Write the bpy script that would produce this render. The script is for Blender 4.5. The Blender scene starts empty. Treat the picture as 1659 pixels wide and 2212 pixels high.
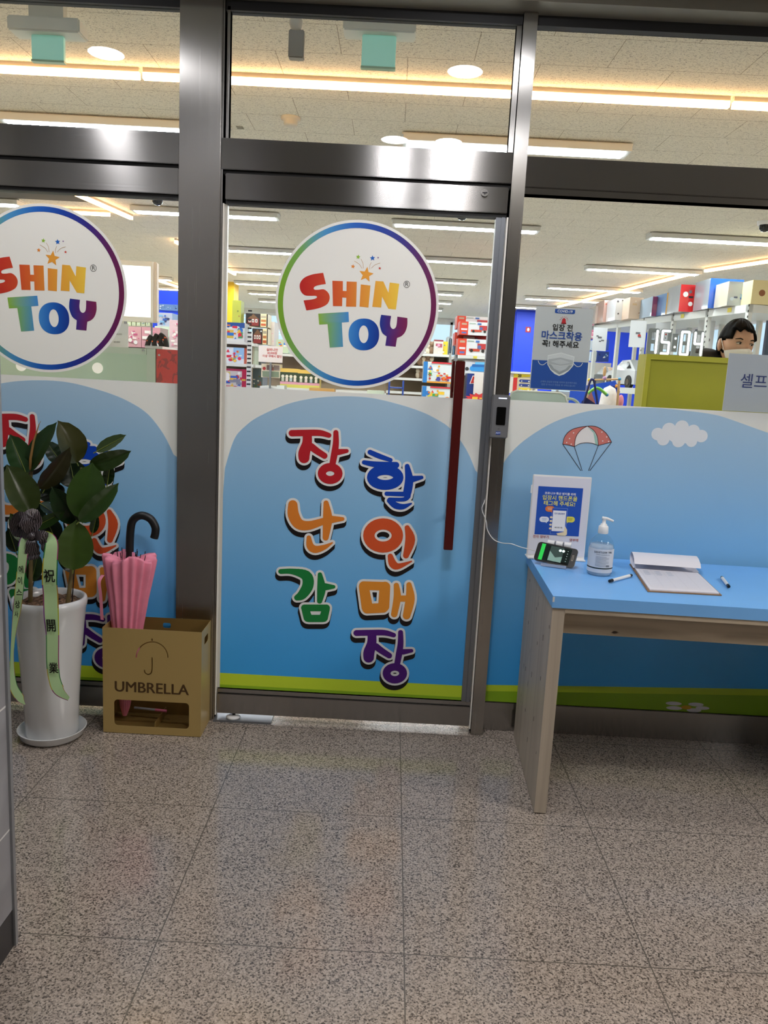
import bpy, bmesh, math, random
from mathutils import Vector, Matrix
random.seed(7)
SC = bpy.context.scene
COL = SC.collection

# ------------------------------------------------------------------ camera
F_PX, PITCH, YAW, ROLL = 1692.96, -0.170238, -0.0036316, 0.0522005
CAM = Vector((0.0136, -2.9341, 1.3753))
IW, IH = 1659, 2212
_f = Vector((math.sin(YAW)*math.cos(PITCH), math.cos(YAW)*math.cos(PITCH), math.sin(PITCH)))
_r0 = Vector((math.cos(YAW), -math.sin(YAW), 0)); _u0 = _r0.cross(_f)
RIGHT = math.cos(ROLL)*_r0 + math.sin(ROLL)*_u0
UP = -math.sin(ROLL)*_r0 + math.cos(ROLL)*_u0
cd = bpy.data.cameras.new('camera'); cam = bpy.data.objects.new('camera', cd); COL.objects.link(cam)
cam.matrix_world = Matrix(((RIGHT.x, UP.x, -_f.x, CAM.x), (RIGHT.y, UP.y, -_f.y, CAM.y), (RIGHT.z, UP.z, -_f.z, CAM.z), (0, 0, 0, 1)))
cd.sensor_fit = 'HORIZONTAL'; cd.sensor_width = 36; cd.lens = F_PX*36/IW; cd.clip_start = 0.05
SC.camera = cam

# ------------------------------------------------------------------ world, lights, exposure
w = bpy.data.worlds.new('world'); SC.world = w; w.use_nodes = True
w.node_tree.nodes['Background'].inputs[0].default_value = (0.62, 0.80, 1.0, 1)
w.node_tree.nodes['Background'].inputs[1].default_value = 1.3
SC.view_settings.view_transform = 'Standard'; SC.view_settings.look = 'None'
SC.view_settings.exposure = 0.0; SC.view_settings.gamma = 1.0
STORE_LIGHT = 62.0       # radiance of the store's tube panels
WARM_LIGHT = 22.0        # radiance of the warm strips
LOBBY_LIGHT = 165.0      # radiance of the lobby's round downlights
LOBBY_FILL = 19.0       # radiance of the unseen fill panels added to the lobby ceiling

# ------------------------------------------------------------------ pixel -> place on a known plane
def _ray(px, py): return RIGHT*((px-IW/2)/F_PX) - UP*((py-IH/2)/F_PX) + _f
def at(px, py, Y):
    d = _ray(px, py); return CAM + d*((Y-CAM.y)/d.y)
def atz(px, py, Z):
    d = _ray(px, py); return CAM + d*((Z-CAM.z)/d.z)
def cen(cx, cy, wp, hp, Y):
    p = at(cx, cy, Y); s = (Y-CAM.y)/F_PX/_f.y
    return p.x, p.z, wp*s, hp*s

# ------------------------------------------------------------------ colours and materials
def lin(h):
    if isinstance(h, str):
        h = h.lstrip('#'); c = [int(h[i:i+2], 16)/255 for i in (0, 2, 4)]
    else: c = [v/255 for v in h]
    return tuple((v/12.92 if v <= 0.04045 else ((v+0.055)/1.055)**2.4) for v in c)
def lerp(a, b, t): return tuple(x+(y-x)*t for x, y in zip(a, b))
def ramp(stops, t):
    if t <= stops[0][0]: return stops[0][1]
    for (t0, c0), (t1, c1) in zip(stops, stops[1:]):
        if t <= t1: return lerp(c0, c1, (t-t0)/(t1-t0))
    return stops[-1][1]
MATS = {}
def newmat(name):
    m = bpy.data.materials.new(name); m.use_nodes = True
    nt = m.node_tree; b = nt.nodes['Principled BSDF']; MATS[name] = m
    return m, nt, b
def mat(name, col, rough=0.5, metal=0.0, spec=0.5, emit=None, es=0.0, coat=0.0, trans=0.0, noise=None, alpha=1.0, sss=0):
    if name in MATS: return MATS[name]
    m, nt, b = newmat(name)
    c = lin(col) if not (isinstance(col, tuple) and isinstance(col[0], float)) else col
    b.inputs['Base Color'].default_value = (*c, 1)
    b.inputs['Roughness'].default_value = rough; b.inputs['Metallic'].default_value = metal
    b.inputs['Specular IOR Level'].default_value = spec; b.inputs['Coat Weight'].default_value = coat
    b.inputs['Transmission Weight'].default_value = trans; b.inputs['Alpha'].default_value = alpha
    if sss: b.inputs['Subsurface Weight'].default_value = sss; b.inputs['Subsurface Scale'].default_value = 0.01
    if emit is not None:
        b.inputs['Emission Color'].default_value = (*lin(emit), 1); b.inputs['Emission Strength'].default_value = es
    if noise:
        sc, amt = noise
        tc = nt.nodes.new('ShaderNodeTexCoord'); n = nt.nodes.new('ShaderNodeTexNoise'); n.inputs['Scale'].default_value = sc
        n.inputs['Detail'].default_value = 4
        mp = nt.nodes.new('ShaderNodeMapRange'); mp.inputs[1].default_value = 0.3; mp.inputs[2].default_value = 0.7
        mp.inputs[3].default_value = 1-amt; mp.inputs[4].default_value = 1+amt
        mx = nt.nodes.new('ShaderNodeMix'); mx.data_type = 'RGBA'; mx.blend_type = 'MULTIPLY'; mx.inputs[0].default_value = 1
        mx.inputs[6].default_value = (*c, 1)
        nt.links.new(tc.outputs['Object'], n.inputs['Vector']); nt.links.new(n.outputs['Fac'], mp.inputs[0])
        nt.links.new(mp.outputs[0], mx.inputs[7]); nt.links.new(mx.outputs[2], b.inputs['Base Color'])
    return m
def emitter(name, col, s):
    m = bpy.data.materials.new(name); m.use_nodes = True; nt = m.node_tree; nt.nodes.clear()
    e = nt.nodes.new('ShaderNodeEmission'); o = nt.nodes.new('ShaderNodeOutputMaterial')
    e.inputs[0].default_value = (*lin(col), 1); e.inputs[1].default_value = s
    nt.links.new(e.outputs[0], o.inputs[0]); MATS[name] = m; return m
def printmat(name, rough=0.35, translucent=0.0, spec=0.4):
    m, nt, b = newmat(name)
    a = nt.nodes.new('ShaderNodeAttribute'); a.attribute_name = 'Col'
    nt.links.new(a.outputs['Color'], b.inputs['Base Color'])
    b.inputs['Roughness'].default_value = rough; b.inputs['Specular IOR Level'].default_value = spec
    if translucent:
        t = nt.nodes.new('ShaderNodeBsdfTranslucent'); mx = nt.nodes.new('ShaderNodeMixShader')
        mx.inputs[0].default_value = translucent; nt.links.new(a.outputs['Color'], t.inputs[0])
        nt.links.new(b.outputs[0], mx.inputs[1]); nt.links.new(t.outputs[0], mx.inputs[2])
        nt.links.new(mx.outputs[0], nt.nodes['Material Output'].inputs[0])
    return m
PRINT = printmat('printed_colours', 0.4)
FILM = printmat('printed_window_film', 0.3, 0.22)
def glassmat(name, tint, refl=1.0):
    m = bpy.data.materials.new(name); m.use_nodes = True; nt = m.node_tree; nt.nodes.clear()
    o = nt.nodes.new('ShaderNodeOutputMaterial'); t = nt.nodes.new('ShaderNodeBsdfTransparent'); g = nt.nodes.new('ShaderNodeBsdfGlossy')
    g.inputs['Roughness'].default_value = 0.0; t.inputs[0].default_value = (*tint, 1)
    fr = nt.nodes.new('ShaderNodeFresnel'); fr.inputs[0].default_value = 1.45
    ml = nt.nodes.new('ShaderNodeMath'); ml.operation = 'MULTIPLY'; ml.inputs[1].default_value = refl
    mx = nt.nodes.new('ShaderNodeMixShader')
    ge = nt.nodes.new('ShaderNodeNewGeometry'); m0 = nt.nodes.new('ShaderNodeMath'); m0.operation = 'MULTIPLY_ADD'; m0.inputs[1].default_value = -refl; m0.inputs[2].default_value = refl
    nt.links.new(ge.outputs['Backfacing'], m0.inputs[0]); nt.links.new(m0.outputs[0], ml.inputs[1])
    nt.links.new(fr.outputs[0], ml.inputs[0]); nt.links.new(ml.outputs[0], mx.inputs[0]); nt.links.new(t.outputs[0], mx.inputs[1])
    nt.links.new(g.outputs[0], mx.inputs[2]); nt.links.new(mx.outputs[0], o.inputs[0]); MATS[name] = m
    return m
GLASS = glassmat('window_glass', (0.965, 0.985, 0.975))
ACRYL = glassmat('clear_plastic', (0.93, 0.95, 0.95), 0.8)
WRAP = glassmat('plastic_wrap', (0.9, 0.93, 0.94), 2.2)
FROST = glassmat('frosted_acrylic', (0.72, 0.84, 0.79), 1.0)
def steel(name, tangent, col=(0.40, 0.388, 0.37), rough=0.23, aniso=0.9):
    m, nt, b = newmat(name)
    b.inputs['Base Color'].default_value = (*col, 1); b.inputs['Metallic'].default_value = 1
    b.inputs['Roughness'].default_value = rough; b.inputs['Anisotropic'].default_value = aniso
    cx = nt.nodes.new('ShaderNodeCombineXYZ')
    for i in range(3): cx.inputs[i].default_value = tangent[i]
    nt.links.new(cx.outputs[0], b.inputs['Tangent'])
    tc = nt.nodes.new('ShaderNodeTexCoord'); mp = nt.nodes.new('ShaderNodeMapping'); n = nt.nodes.new('ShaderNodeTexNoise')
    mp.inputs['Scale'].default_value = tuple(300.0 if (t or i == 1) else 1.5 for i, t in enumerate(tangent)); n.inputs['Scale'].default_value = 1; n.inputs['Detail'].default_value = 2
    mr = nt.nodes.new('ShaderNodeMapRange'); mr.inputs[3].default_value = rough*0.9; mr.inputs[4].default_value = rough*1.12
    nt.links.new(tc.outputs['Object'], mp.inputs[0]); nt.links.new(mp.outputs[0], n.inputs['Vector']); nt.links.new(n.outputs['Fac'], mr.inputs[0])
    nt.links.new(mr.outputs[0], b.inputs['Roughness'])
    return m
STEEL_H = steel('brushed_steel_horizontal', (0, 0, 1)); STEEL_V = steel('brushed_steel_vertical', (1, 0, 0), (0.46, 0.445, 0.42), 0.26, 0.85)
ALU = mat('anodised_aluminium', '8b8f94', 0.38, 0.75)
DARK = mat('dark_rubber', '1b1b1a', 0.6)
WHITE = mat('white_plastic', 'e6e6e4', 0.35)
WPAINT = mat('white_painted_steel', 'd9d8d2', 0.4)
BLACK = mat('black_plastic', '0d0d0e', 0.35)
CHROME = mat('chrome', 'b8b8b8', 0.15, 1.0)

# ------------------------------------------------------------------ mesh building
class MB:
    def __init__(s): s.v = []; s.f = []; s.c = []; s.sm = []
    def add(s, vs, fs, col=None, smooth=False):
        o = len(s.v); s.v += [tuple(v) for v in vs]
        for f in fs: s.f.append([i+o for i in f]); s.c.append(col); s.sm.append(smooth)
        return s
    def box(s, x0, x1, y0, y1, z0, z1, col=None, b=0.0):
        if b <= 0:
            vs = [(x, y, z) for x in (x0, x1) for y in (y0, y1) for z in (z0, z1)]
            return s.add(vs, [(0, 1, 3, 2), (4, 6, 7, 5), (0, 4, 5, 1), (2, 3, 7, 6), (0, 2, 6, 4), (1, 5, 7, 3)], col)
        bm = bmesh.new(); bmesh.ops.create_cube(bm, size=1)
        for v in bm.verts: v.co = ((x0+x1)/2+v.co.x*(x1-x0), (y0+y1)/2+v.co.y*(y1-y0), (z0+z1)/2+v.co.z*(z1-z0))
        bmesh.ops.bevel(bm, geom=bm.edges[:], offset=min(b, (x1-x0)/2.1, (y1-y0)/2.1, (z1-z0)/2.1), segments=2, affect='EDGES')
        bm.verts.index_update(); s.add([v.co for v in bm.verts], [[v.index for v in f.verts] for f in bm.faces], col); bm.free(); return s
    def obox(s, o, ux, uy, uz, col=None):     # box from corner o along three vectors
        o, ux, uy, uz = map(Vector, (o, ux, uy, uz))
        vs = [o+ux*a+uy*b_+uz*c for a in (0, 1) for b_ in (0, 1) for c in (0, 1)]
        return s.add(vs, [(0, 1, 3, 2), (4, 6, 7, 5), (0, 4, 5, 1), (2, 3, 7, 6), (0, 2, 6, 4), (1, 5, 7, 3)], col)
    def tube(s, pts, r, seg=10, col=None, cap=True, sq=None):
        pts = [Vector(p) for p in pts]; n = len(pts); rs = r if isinstance(r, (list, tuple)) else [r]*n
        t0 = (pts[1]-pts[0]).normalized(); a = Vector((0, 0, 1)) if abs(t0.z) < 0.9 else Vector((1, 0, 0))
        u = t0.cross(a).normalized(); vs = []
        for i, p in enumerate(pts):
            t = (pts[min(i+1, n-1)]-pts[max(i-1, 0)]).normalized(); u = (u-t*u.dot(t)).normalized(); w_ = t.cross(u)
            for k in range(seg):
                an = 2*math.pi*k/seg; vs.append(p+(u*math.cos(an)+w_*math.sin(an)*(sq or 1))*rs[i])
        fs = [(i*seg+k, i*seg+(k+1) % seg, (i+1)*seg+(k+1) % seg, (i+1)*seg+k) for i in range(n-1) for k in range(seg)]
        s.add(vs, fs, col, True)
        if cap: s.add(vs[:seg], [list(range(seg))[::-1]], col); s.add(vs[-seg:], [list(range(seg))], col)
        return s
    def lathe(s, prof, c=(0, 0, 0), seg=32, col=None, smooth=True, fold=None):   # prof: (r, z)
        vs = []; n = len(prof)
        for j, (r, z) in enumerate(prof):
            for k in range(seg):
                a = 2*math.pi*k/seg; rr = r*(fold(a, j/(n-1)) if fold else 1)
                vs.append((c[0]+rr*math.cos(a), c[1]+rr*math.sin(a), c[2]+z))
        fs = [(j*seg+k, j*seg+(k+1) % seg, (j+1)*seg+(k+1) % seg, (j+1)*seg+k) for j in range(n-1) for k in range(seg)]
        return s.add(vs, fs, col, smooth)
    def sphere(s, c, r, col=None, seg=16, rings=10, sx=1, sy=1, sz=1):
        prof = [(math.sin(math.pi*i/rings), -math.cos(math.pi*i/rings)) for i in range(rings+1)]
        vs = []
        for pr, pz in prof:
            for k in range(seg):
                a = 2*math.pi*k/seg; vs.append((c[0]+r*sx*pr*math.cos(a), c[1]+r*sy*pr*math.sin(a), c[2]+r*sz*pz))
        fs = [(j*seg+k, j*seg+(k+1) % seg, (j+1)*seg+(k+1) % seg, (j+1)*seg+k) for j in range(rings) for k in range(seg)]
        return s.add(vs, fs, col, True)
    def poly(s, pts, y, col=None):               # flat polygon in the XZ plane
        pts = [(p[0], y, p[1]) for p in pts]
        a = sum(p[0]*q[2]-q[0]*p[2] for p, q in zip(pts, pts[1:]+pts[:1]))
        if a < 0: pts.reverse()
        from mathutils.geometry import tessellate_polygon
        tr = tessellate_polygon([[Vector(p) for p in pts]])
        return s.add(pts, [list(t) for t in tr], col)
    def rect(s, x0, x1, z0, z1, y, col=None): return s.add([(x0, y, z0), (x1, y, z0), (x1, y, z1), (x0, y, z1)], [(0, 1, 2, 3)], col)
    def disc(s, cx, cz, r, y, col=None, n=32, rz=None):
        return s.poly([(cx+r*math.cos(2*math.pi*k/n), cz+(rz or r)*math.sin(2*math.pi*k/n)) for k in range(n)], y, col)
    def star(s, cx, cz, r, y, col=None, rot=0, inner=0.45, n=5):
        return s.poly([(cx+(r if k % 2 == 0 else r*inner)*math.sin(math.pi*k/n+rot), cz+(r if k % 2 == 0 else r*inner)*math.cos(math.pi*k/n+rot)) for k in range(2*n)], y, col)
    def stroke(s, pts, rad, y, col=None):        # flat brush stroke as one outline, pts (x, z) with radius list
        n = len(pts); rs = rad if isinstance(rad, (list, tuple)) else [rad]*n; s.k = getattr(s, 'k', 0)+1; y -= 2e-5*(s.k % 30)
        L_, R_ = [], []
        for i in range(n):
            q0, q1 = pts[max(0, i-1)], pts[min(n-1, i+1)]; d = math.hypot(q1[0]-q0[0], q1[1]-q0[1]) or 1
            nx, nz = -(q1[1]-q0[1])/d*rs[i], (q1[0]-q0[0])/d*rs[i]; L_.append((pts[i][0]+nx, pts[i][1]+nz)); R_.append((pts[i][0]-nx, pts[i][1]-nz))
        def cap(i, j):
            a0 = math.atan2(pts[i][1]-pts[j][1], pts[i][0]-pts[j][0]); return [(pts[i][0]+rs[i]*math.cos(a0+t), pts[i][1]+rs[i]*math.sin(a0+t)) for t in (1.05, 0.52, 0, -0.52, -1.05)]
        vs = []
        for a, b in zip(L_, R_): vs += [(a[0], y, a[1]), (b[0], y, b[1])]
        s.add(vs, [(2*i, 2*i+1, 2*i+3, 2*i+2) for i in range(n-1)], col)
        for i, j in ((n-1, n-2), (0, 1)):
            e = [L_[i]]+cap(i, j)+[R_[i]] if i else [R_[i]]+cap(i, j)+[L_[i]]; s.add([(q[0], y, q[1]) for q in e], [list(range(len(e)))[::-1]], col)
        return s
    def blob(s, segs, grow, y, col=None, cell=0.0011):   # union of tapered strokes, filled by marching squares; segs: x0 z0 r0 x1 z1 r1
        import numpy as np
        S = np.array(segs, float); S[:, 2] += grow; S[:, 5] += grow; m = cell*2
        x0 = min((S[:, 0]-S[:, 2]).min(), (S[:, 3]-S[:, 5]).min())-m; x1 = max((S[:, 0]+S[:, 2]).max(), (S[:, 3]+S[:, 5]).max())+m
        z0 = min((S[:, 1]-S[:, 2]).min(), (S[:, 4]-S[:, 5]).min())-m; z1 = max((S[:, 1]+S[:, 2]).max(), (S[:, 4]+S[:, 5]).max())+m
        xs = np.arange(x0, x1, cell); zs = np.arange(z0, z1, cell); GX, GZ = np.meshgrid(xs, zs); D = np.full(GX.shape, 1e9)
        for ax, az, ar, bx, bz, br in S:
            dx, dz = bx-ax, bz-az; l2 = dx*dx+dz*dz+1e-12; t = np.clip(((GX-ax)*dx+(GZ-az)*dz)/l2, 0, 1)
            D = np.minimum(D, np.hypot(GX-ax-t*dx, GZ-az-t*dz)-(ar+(br-ar)*t))
        IN = D < 0; full = IN[:-1, :-1] & IN[:-1, 1:] & IN[1:, :-1] & IN[1:, 1:]; nz_, nx_ = full.shape
        for j in range(nz_):
            i = 0; row = full[j]
            while i < nx_:
                if row[i]:
                    k = i
                    while k < nx_ and row[k]: k += 1
                    s.add([(xs[i], y, zs[j]), (xs[k], y, zs[j]), (xs[k], y, zs[j+1]), (xs[i], y, zs[j+1])], [(0, 1, 2, 3)], col); i = k
                else: i += 1
        part = (IN[:-1, :-1] | IN[:-1, 1:] | IN[1:, :-1] | IN[1:, 1:]) & ~full
        for j, i in zip(*np.nonzero(part)):
            c = [(xs[i], zs[j], D[j, i]), (xs[i+1], zs[j], D[j, i+1]), (xs[i+1], zs[j+1], D[j+1, i+1]), (xs[i], zs[j+1], D[j+1, i])]; out = []
            for a, b in zip(c, c[1:]+c[:1]):
                if a[2] < 0: out.append((a[0], y, a[1]))
                if (a[2] < 0) != (b[2] < 0): t = a[2]/(a[2]-b[2]); out.append((a[0]+(b[0]-a[0])*t, y, a[1]+(b[1]-a[1])*t))
            if len(out) > 2: s.add(out, [list(range(len(out)))], col)
        return s
    def text(s, body, o, u, v, size, col=None, bold=0.0, align='CENTER', depth=0.0):
        cu = bpy.data.curves.new('t', 'FONT'); cu.body = body; cu.size = size; cu.align_x = align; cu.align_y = 'CENTER'
        cu.offset = bold*size; cu.resolution_u = 4; cu.extrude = depth
        ob = bpy.data.objects.new('t', cu); COL.objects.link(ob)
        dg = bpy.context.evaluated_depsgraph_get(); me = ob.evaluated_get(dg).to_mesh()
        o, u, v = Vector(o), Vector(u), Vector(v); w_ = u.cross(v)
        s.add([o+u*p.co.x+v*p.co.y+w_*p.co.z for p in me.vertices], [list(f.vertices) for f in me.polygons], col)
        ob.evaluated_get(dg).to_mesh_clear(); bpy.data.objects.remove(ob); bpy.data.curves.remove(cu)
        return s
    def turn(s, ang, cx=0, cy=0, i0=0):
        c, n = math.cos(ang), math.sin(ang)
        s.v[i0:] = [(cx+(x-cx)*c-(y-cy)*n, cy+(x-cx)*n+(y-cy)*c, z) for x, y, z in s.v[i0:]]; return s
    def shift(s, dx, dy, dz, i0=0):
        s.v[i0:] = [(x+dx, y+dy, z+dz) for x, y, z in s.v[i0:]]; return s
def root_of(o):
    while o.parent: o = o.parent
    return o
def obj(name, mb, m, parent=None, label=None, kind=None, vcol=None):
    off = root_of(parent).location if parent else Vector((0, 0, 0))
    me = bpy.data.meshes.new(name)
    me.from_pydata([(x-off.x, y-off.y, z-off.z) for x, y, z in mb.v], [], mb.f)
    me.polygons.foreach_set('use_smooth', mb.sm)
    if vcol or any(c is not None for c in mb.c):
        at_ = me.color_attributes.new('Col', 'FLOAT_COLOR', 'CORNER')
        for p in me.polygons:
            c = mb.c[p.index] or (0.5, 0.5, 0.5)
            for li in p.loop_indices:
                cc = c(mb.v[me.loops[li].vertex_index]) if callable(c) else c
                at_.data[li].color = (*cc, 1)
    me.materials.append(m); me.update()
    o = bpy.data.objects.new(name, me); COL.objects.link(o); o.parent = parent
    if label: o['label'] = label
    if kind: o['kind'] = kind
    return o
def empty(name, label, cat, loc=(0, 0, 0), group=None):
    o = bpy.data.objects.new(name, None); COL.objects.link(o); o.location = loc; o.empty_display_size = 0.05
    o['label'] = label; o['category'] = cat
    if group: o['group'] = group
    return o
def tag(o, label, cat, group=None):
    o['label'] = label; o['category'] = cat
    if group: o['group'] = group
    return o
def struct(name, mb, m, parent=None):
    return obj(name, mb, m, parent, kind=None if parent else 'structure')
def copy_tree(o, parent=None):
    c = o.copy(); COL.objects.link(c); c.parent = parent
    for ch in o.children: copy_tree(ch, c)
    return c
def smoothpath(pts, n=8, closed=False):
    out = []; m = len(pts)
    for i in range(m if closed else m-1):
        p = [pts[(i+k) % m] if closed else pts[max(0, min(m-1, i+k))] for k in (-1, 0, 1, 2)]
        for j in range(n):
            t = j/n
            out.append(tuple(0.5*((2*p[1][d])+(-p[0][d]+p[2][d])*t+(2*p[0][d]-5*p[1][d]+4*p[2][d]-p[3][d])*t*t+(-p[0][d]+3*p[1][d]-3*p[2][d]+p[3][d])*t**3) for d in range(len(pts[0]))))
    if not closed: out.append(tuple(pts[-1]))
    return out
# ================================================================== THE SETTING
# floor: polished speckled granite with thin joints
def granite(name, base, dark, light, rough, joints=True):
    m, nt, b = newmat(name); L = nt.links; N = nt.nodes.new
    tc = N('ShaderNodeTexCoord')
    def noise(sc, det=2, dim=3):
        n = N('ShaderNodeTexNoise'); n.inputs['Scale'].default_value = sc; n.inputs['Detail'].default_value = det
        L.new(tc.outputs['Object'], n.inputs['Vector']); return n
    r1 = N('ShaderNodeValToRGB'); n1 = noise(170, 5); n1.inputs['Roughness'].default_value = 0.75; vo = N('ShaderNodeTexVoronoi'); vo.inputs['Scale'].default_value = 260; L.new(tc.outputs['Object'], vo.inputs['Vector']); sc_ = N('ShaderNodeSeparateColor'); L.new(vo.outputs['Color'], sc_.inputs[0]); mq = N('ShaderNodeMix'); mq.inputs[0].default_value = 0.30; L.new(n1.outputs['Fac'], mq.inputs[2]); L.new(sc_.outputs[0], mq.inputs[3]); L.new(mq.outputs[0], r1.inputs[0])
    e = r1.color_ramp.elements; e[0].position = 0.36; e[0].color = (*lin(dark), 1); e[1].position = 0.63; e[1].color = (*lin(light), 1)
    k = r1.color_ramp.elements.new(0.45); k.color = (*lin(base), 1); k = r1.color_ramp.elements.new(0.53); k.color = (*lerp(lin(base), lin(light), 0.4), 1)
    n2 = noise(2.5, 3); mr = N('ShaderNodeMapRange'); L.new(n2.outputs['Fac'], mr.inputs[0]); mr.inputs[3].default_value = 0.9; mr.inputs[4].default_value = 1.1
    mx = N('ShaderNodeMix'); mx.data_type = 'RGBA'; mx.blend_type = 'MULTIPLY'; mx.inputs[0].default_value = 1
    L.new(r1.outputs[0], mx.inputs[6]); L.new(mr.outputs[0], mx.inputs[7]); out = mx.outputs[2]
    if joints:
        sp = N('ShaderNodeSeparateXYZ'); L.new(tc.outputs['Object'], sp.inputs[0])
        def math_(op, a, bb):
            q = N('ShaderNodeMath'); q.operation = op
            for i, x in enumerate((a, bb)):
                if isinstance(x, (int, float)): q.inputs[i].default_value = x
                elif x is not None: L.new(x, q.inputs[i])
            return q.outputs[0]
        def joint(sock, off):
            f = math_('MODULO', math_('ADD', sock, 60.0+off), 0.6)
            d = math_('ABSOLUTE', math_('SUBTRACT', f, 0.3), None)
            return math_('GREATER_THAN', d, 0.3-0.0016)
        j = math_('MAXIMUM', joint(sp.outputs['X'], -0.1119), joint(sp.outputs['Y'], 0.0407))
        m2 = N('ShaderNodeMix'); m2.data_type = 'RGBA'; L.new(j, m2.inputs[0]); L.new(out, m2.inputs[6]); m2.inputs[7].default_value = (*lin('5d5850'), 1)
        out = m2.outputs[2]
    L.new(out, b.inputs['Base Color']); b.inputs['Roughness'].default_value = rough; b.inputs['Specular IOR Level'].default_value = 0.75
    return m
GRAN = granite('polished_granite', '8c8177', '48423c', 'b2a598', 0.13)
struct('floor', MB().box(-4, 4, -6, 0.06, -0.05, 0), GRAN)
struct('floor', MB().box(-7, 5.6, 0.06, 16, -0.05, 0), mat('store_floor_tile', 'cbc9c4', 0.25, noise=(3, .04)))

# ceilings: fissured mineral-fibre tiles
def ceilmat(name, base, sc=95, th=0.43):
    m, nt, b = newmat(name); L = nt.links; N = nt.nodes.new; tc = N('ShaderNodeTexCoord')
    mp = N('ShaderNodeMapping'); mp.inputs['Scale'].default_value = (1, 2.2, 1); n = N('ShaderNodeTexNoise'); n.inputs['Scale'].default_value = sc; n.inputs['Detail'].default_value = 3
    n.inputs['Distortion'].default_value = 1.5
    L.new(tc.outputs['Object'], mp.inputs[0]); L.new(mp.outputs[0], n.inputs['Vector'])
    r = N('ShaderNodeValToRGB'); e = r.color_ramp.elements; e[0].position = th-0.05; e[0].color = (*[v*0.35 for v in lin(base)], 1)
    e[1].position = th; e[1].color = (*lin(base), 1); L.new(n.outputs['Fac'], r.inputs[0])
    br = N('ShaderNodeTexBrick'); br.inputs['Scale'].default_value = 1; br.inputs['Brick Width'].default_value = 0.6; br.inputs['Row Height'].default_value = 0.3
    br.inputs['Mortar Size'].default_value = 0.0016; br.inputs['Color1'].default_value = br.inputs['Color2'].default_value = (1, 1, 1, 1); br.inputs['Mortar'].default_value = (.45, .42, .38, 1)
    L.new(tc.outputs['Object'], br.inputs['Vector'])
    mx = N('ShaderNodeMix'); mx.data_type = 'RGBA'; mx.blend_type = 'MULTIPLY'; mx.inputs[0].default_value = 1
    L.new(r.outputs[0], mx.inputs[6]); L.new(br.outputs['Color'], mx.inputs[7]); L.new(mx.outputs[2], b.inputs['Base Color'])
    b.inputs['Roughness'].default_value = 0.9; b.inputs['Specular IOR Level'].default_value = 0.1
    return m
CZ = 2.8
struct('ceiling', MB().box(-7, 5.7, 0.05, 16, CZ, CZ+0.1), ceilmat('mineral_fibre_ceiling', 'e0d8c6'))
struct('ceiling', MB().box(-4, 4, -6, 0.05, 2.66, 2.72), ceilmat('lobby_ceiling_tile', 'b9bab2', 40, 0.30))

# lobby walls (grey stone tiles on the left block, the rest behind the photographer)
def tilemat(name, c, g, bw, bh):
    m, nt, b = newmat(name); L = nt.links; N = nt.nodes.new; tc = N('ShaderNodeTexCoord'); mp = N('ShaderNodeMapping')
    mp.inputs['Rotation'].default_value = (math.pi/2, 0, math.pi/2); mp.inputs['Location'].default_value = (0, 0, 0)
    sp = N('ShaderNodeSeparateXYZ'); cb = N('ShaderNodeCombineXYZ'); L.new(tc.outputs['Object'], sp.inputs[0]); L.new(sp.outputs['Y'], cb.inputs[0]); L.new(sp.outputs['Z'], cb.inputs[1])
    br = N('ShaderNodeTexBrick'); br.offset = 0; br.inputs['Scale'].default_value = 1; br.inputs['Brick Width'].default_value = bw; br.inputs['Row Height'].default_value = bh
    br.inputs['Mortar Size'].default_value = 0.0025; br.inputs['Mortar'].default_value = (*lin(g), 1)
    n = N('ShaderNodeTexNoise'); n.inputs['Scale'].default_value = 5; n.inputs['Detail'].default_value = 6; n.inputs['Distortion'].default_value = 1.2
    L.new(tc.outputs['Object'], n.inputs['Vector']); r = N('ShaderNodeValToRGB'); r.color_ramp.elements[0].position = 0.3; r.color_ramp.elements[1].position = 0.7
    r.color_ramp.elements[0].color = (*[v*0.82 for v in lin(c)], 1); r.color_ramp.elements[1].color = (*[min(1, v*1.12) for v in lin(c)], 1)
    L.new(n.outputs['Fac'], r.inputs[0]); L.new(r.outputs[0], br.inputs['Color1']); L.new(r.outputs[0], br.inputs['Color2'])
    L.new(cb.outputs[0], br.inputs['Vector']); L.new(br.outputs['Color'], b.inputs['Base Color']); b.inputs['Roughness'].default_value = 0.4
    return m
wl = struct('wall_left', MB().box(-4, -0.818, -6, -1.279, 0.095, 2.66), tilemat('grey_wall_tile', '8f8f92', 'd9d9d6', 0.8, 0.302))
struct('baseboard_left', MB().box(-4, -0.817, -6, -1.278, 0, 0.095), mat('black_stone_base', '2b2b2c', 0.35))
struct('trim_1', MB().box(-0.824, -0.812, -1.284, -1.272, 0, 2.66), mat('corner_trim', '9a9c9e', 0.35, 0.5))
struct('wall_left', MB().box(-4, -1.9, -1.279, 0.02, 0, 2.66), mat('dim_lobby_wall', '8c8a86', 0.6))
struct('wall_right', MB().box(4, 4.1, -6, 0.05, 0, 2.66), MATS['dim_lobby_wall'])
struct('wall_back', MB().box(-4, 4, -6.1, -6, 0, 2.66), mat('dark_lobby_wall', '5a5650', 0.6))
struct('wall_right', MB().box(1.9, 4, 0.0, 0.1, 0, 2.66), MATS['dim_lobby_wall'])
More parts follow.
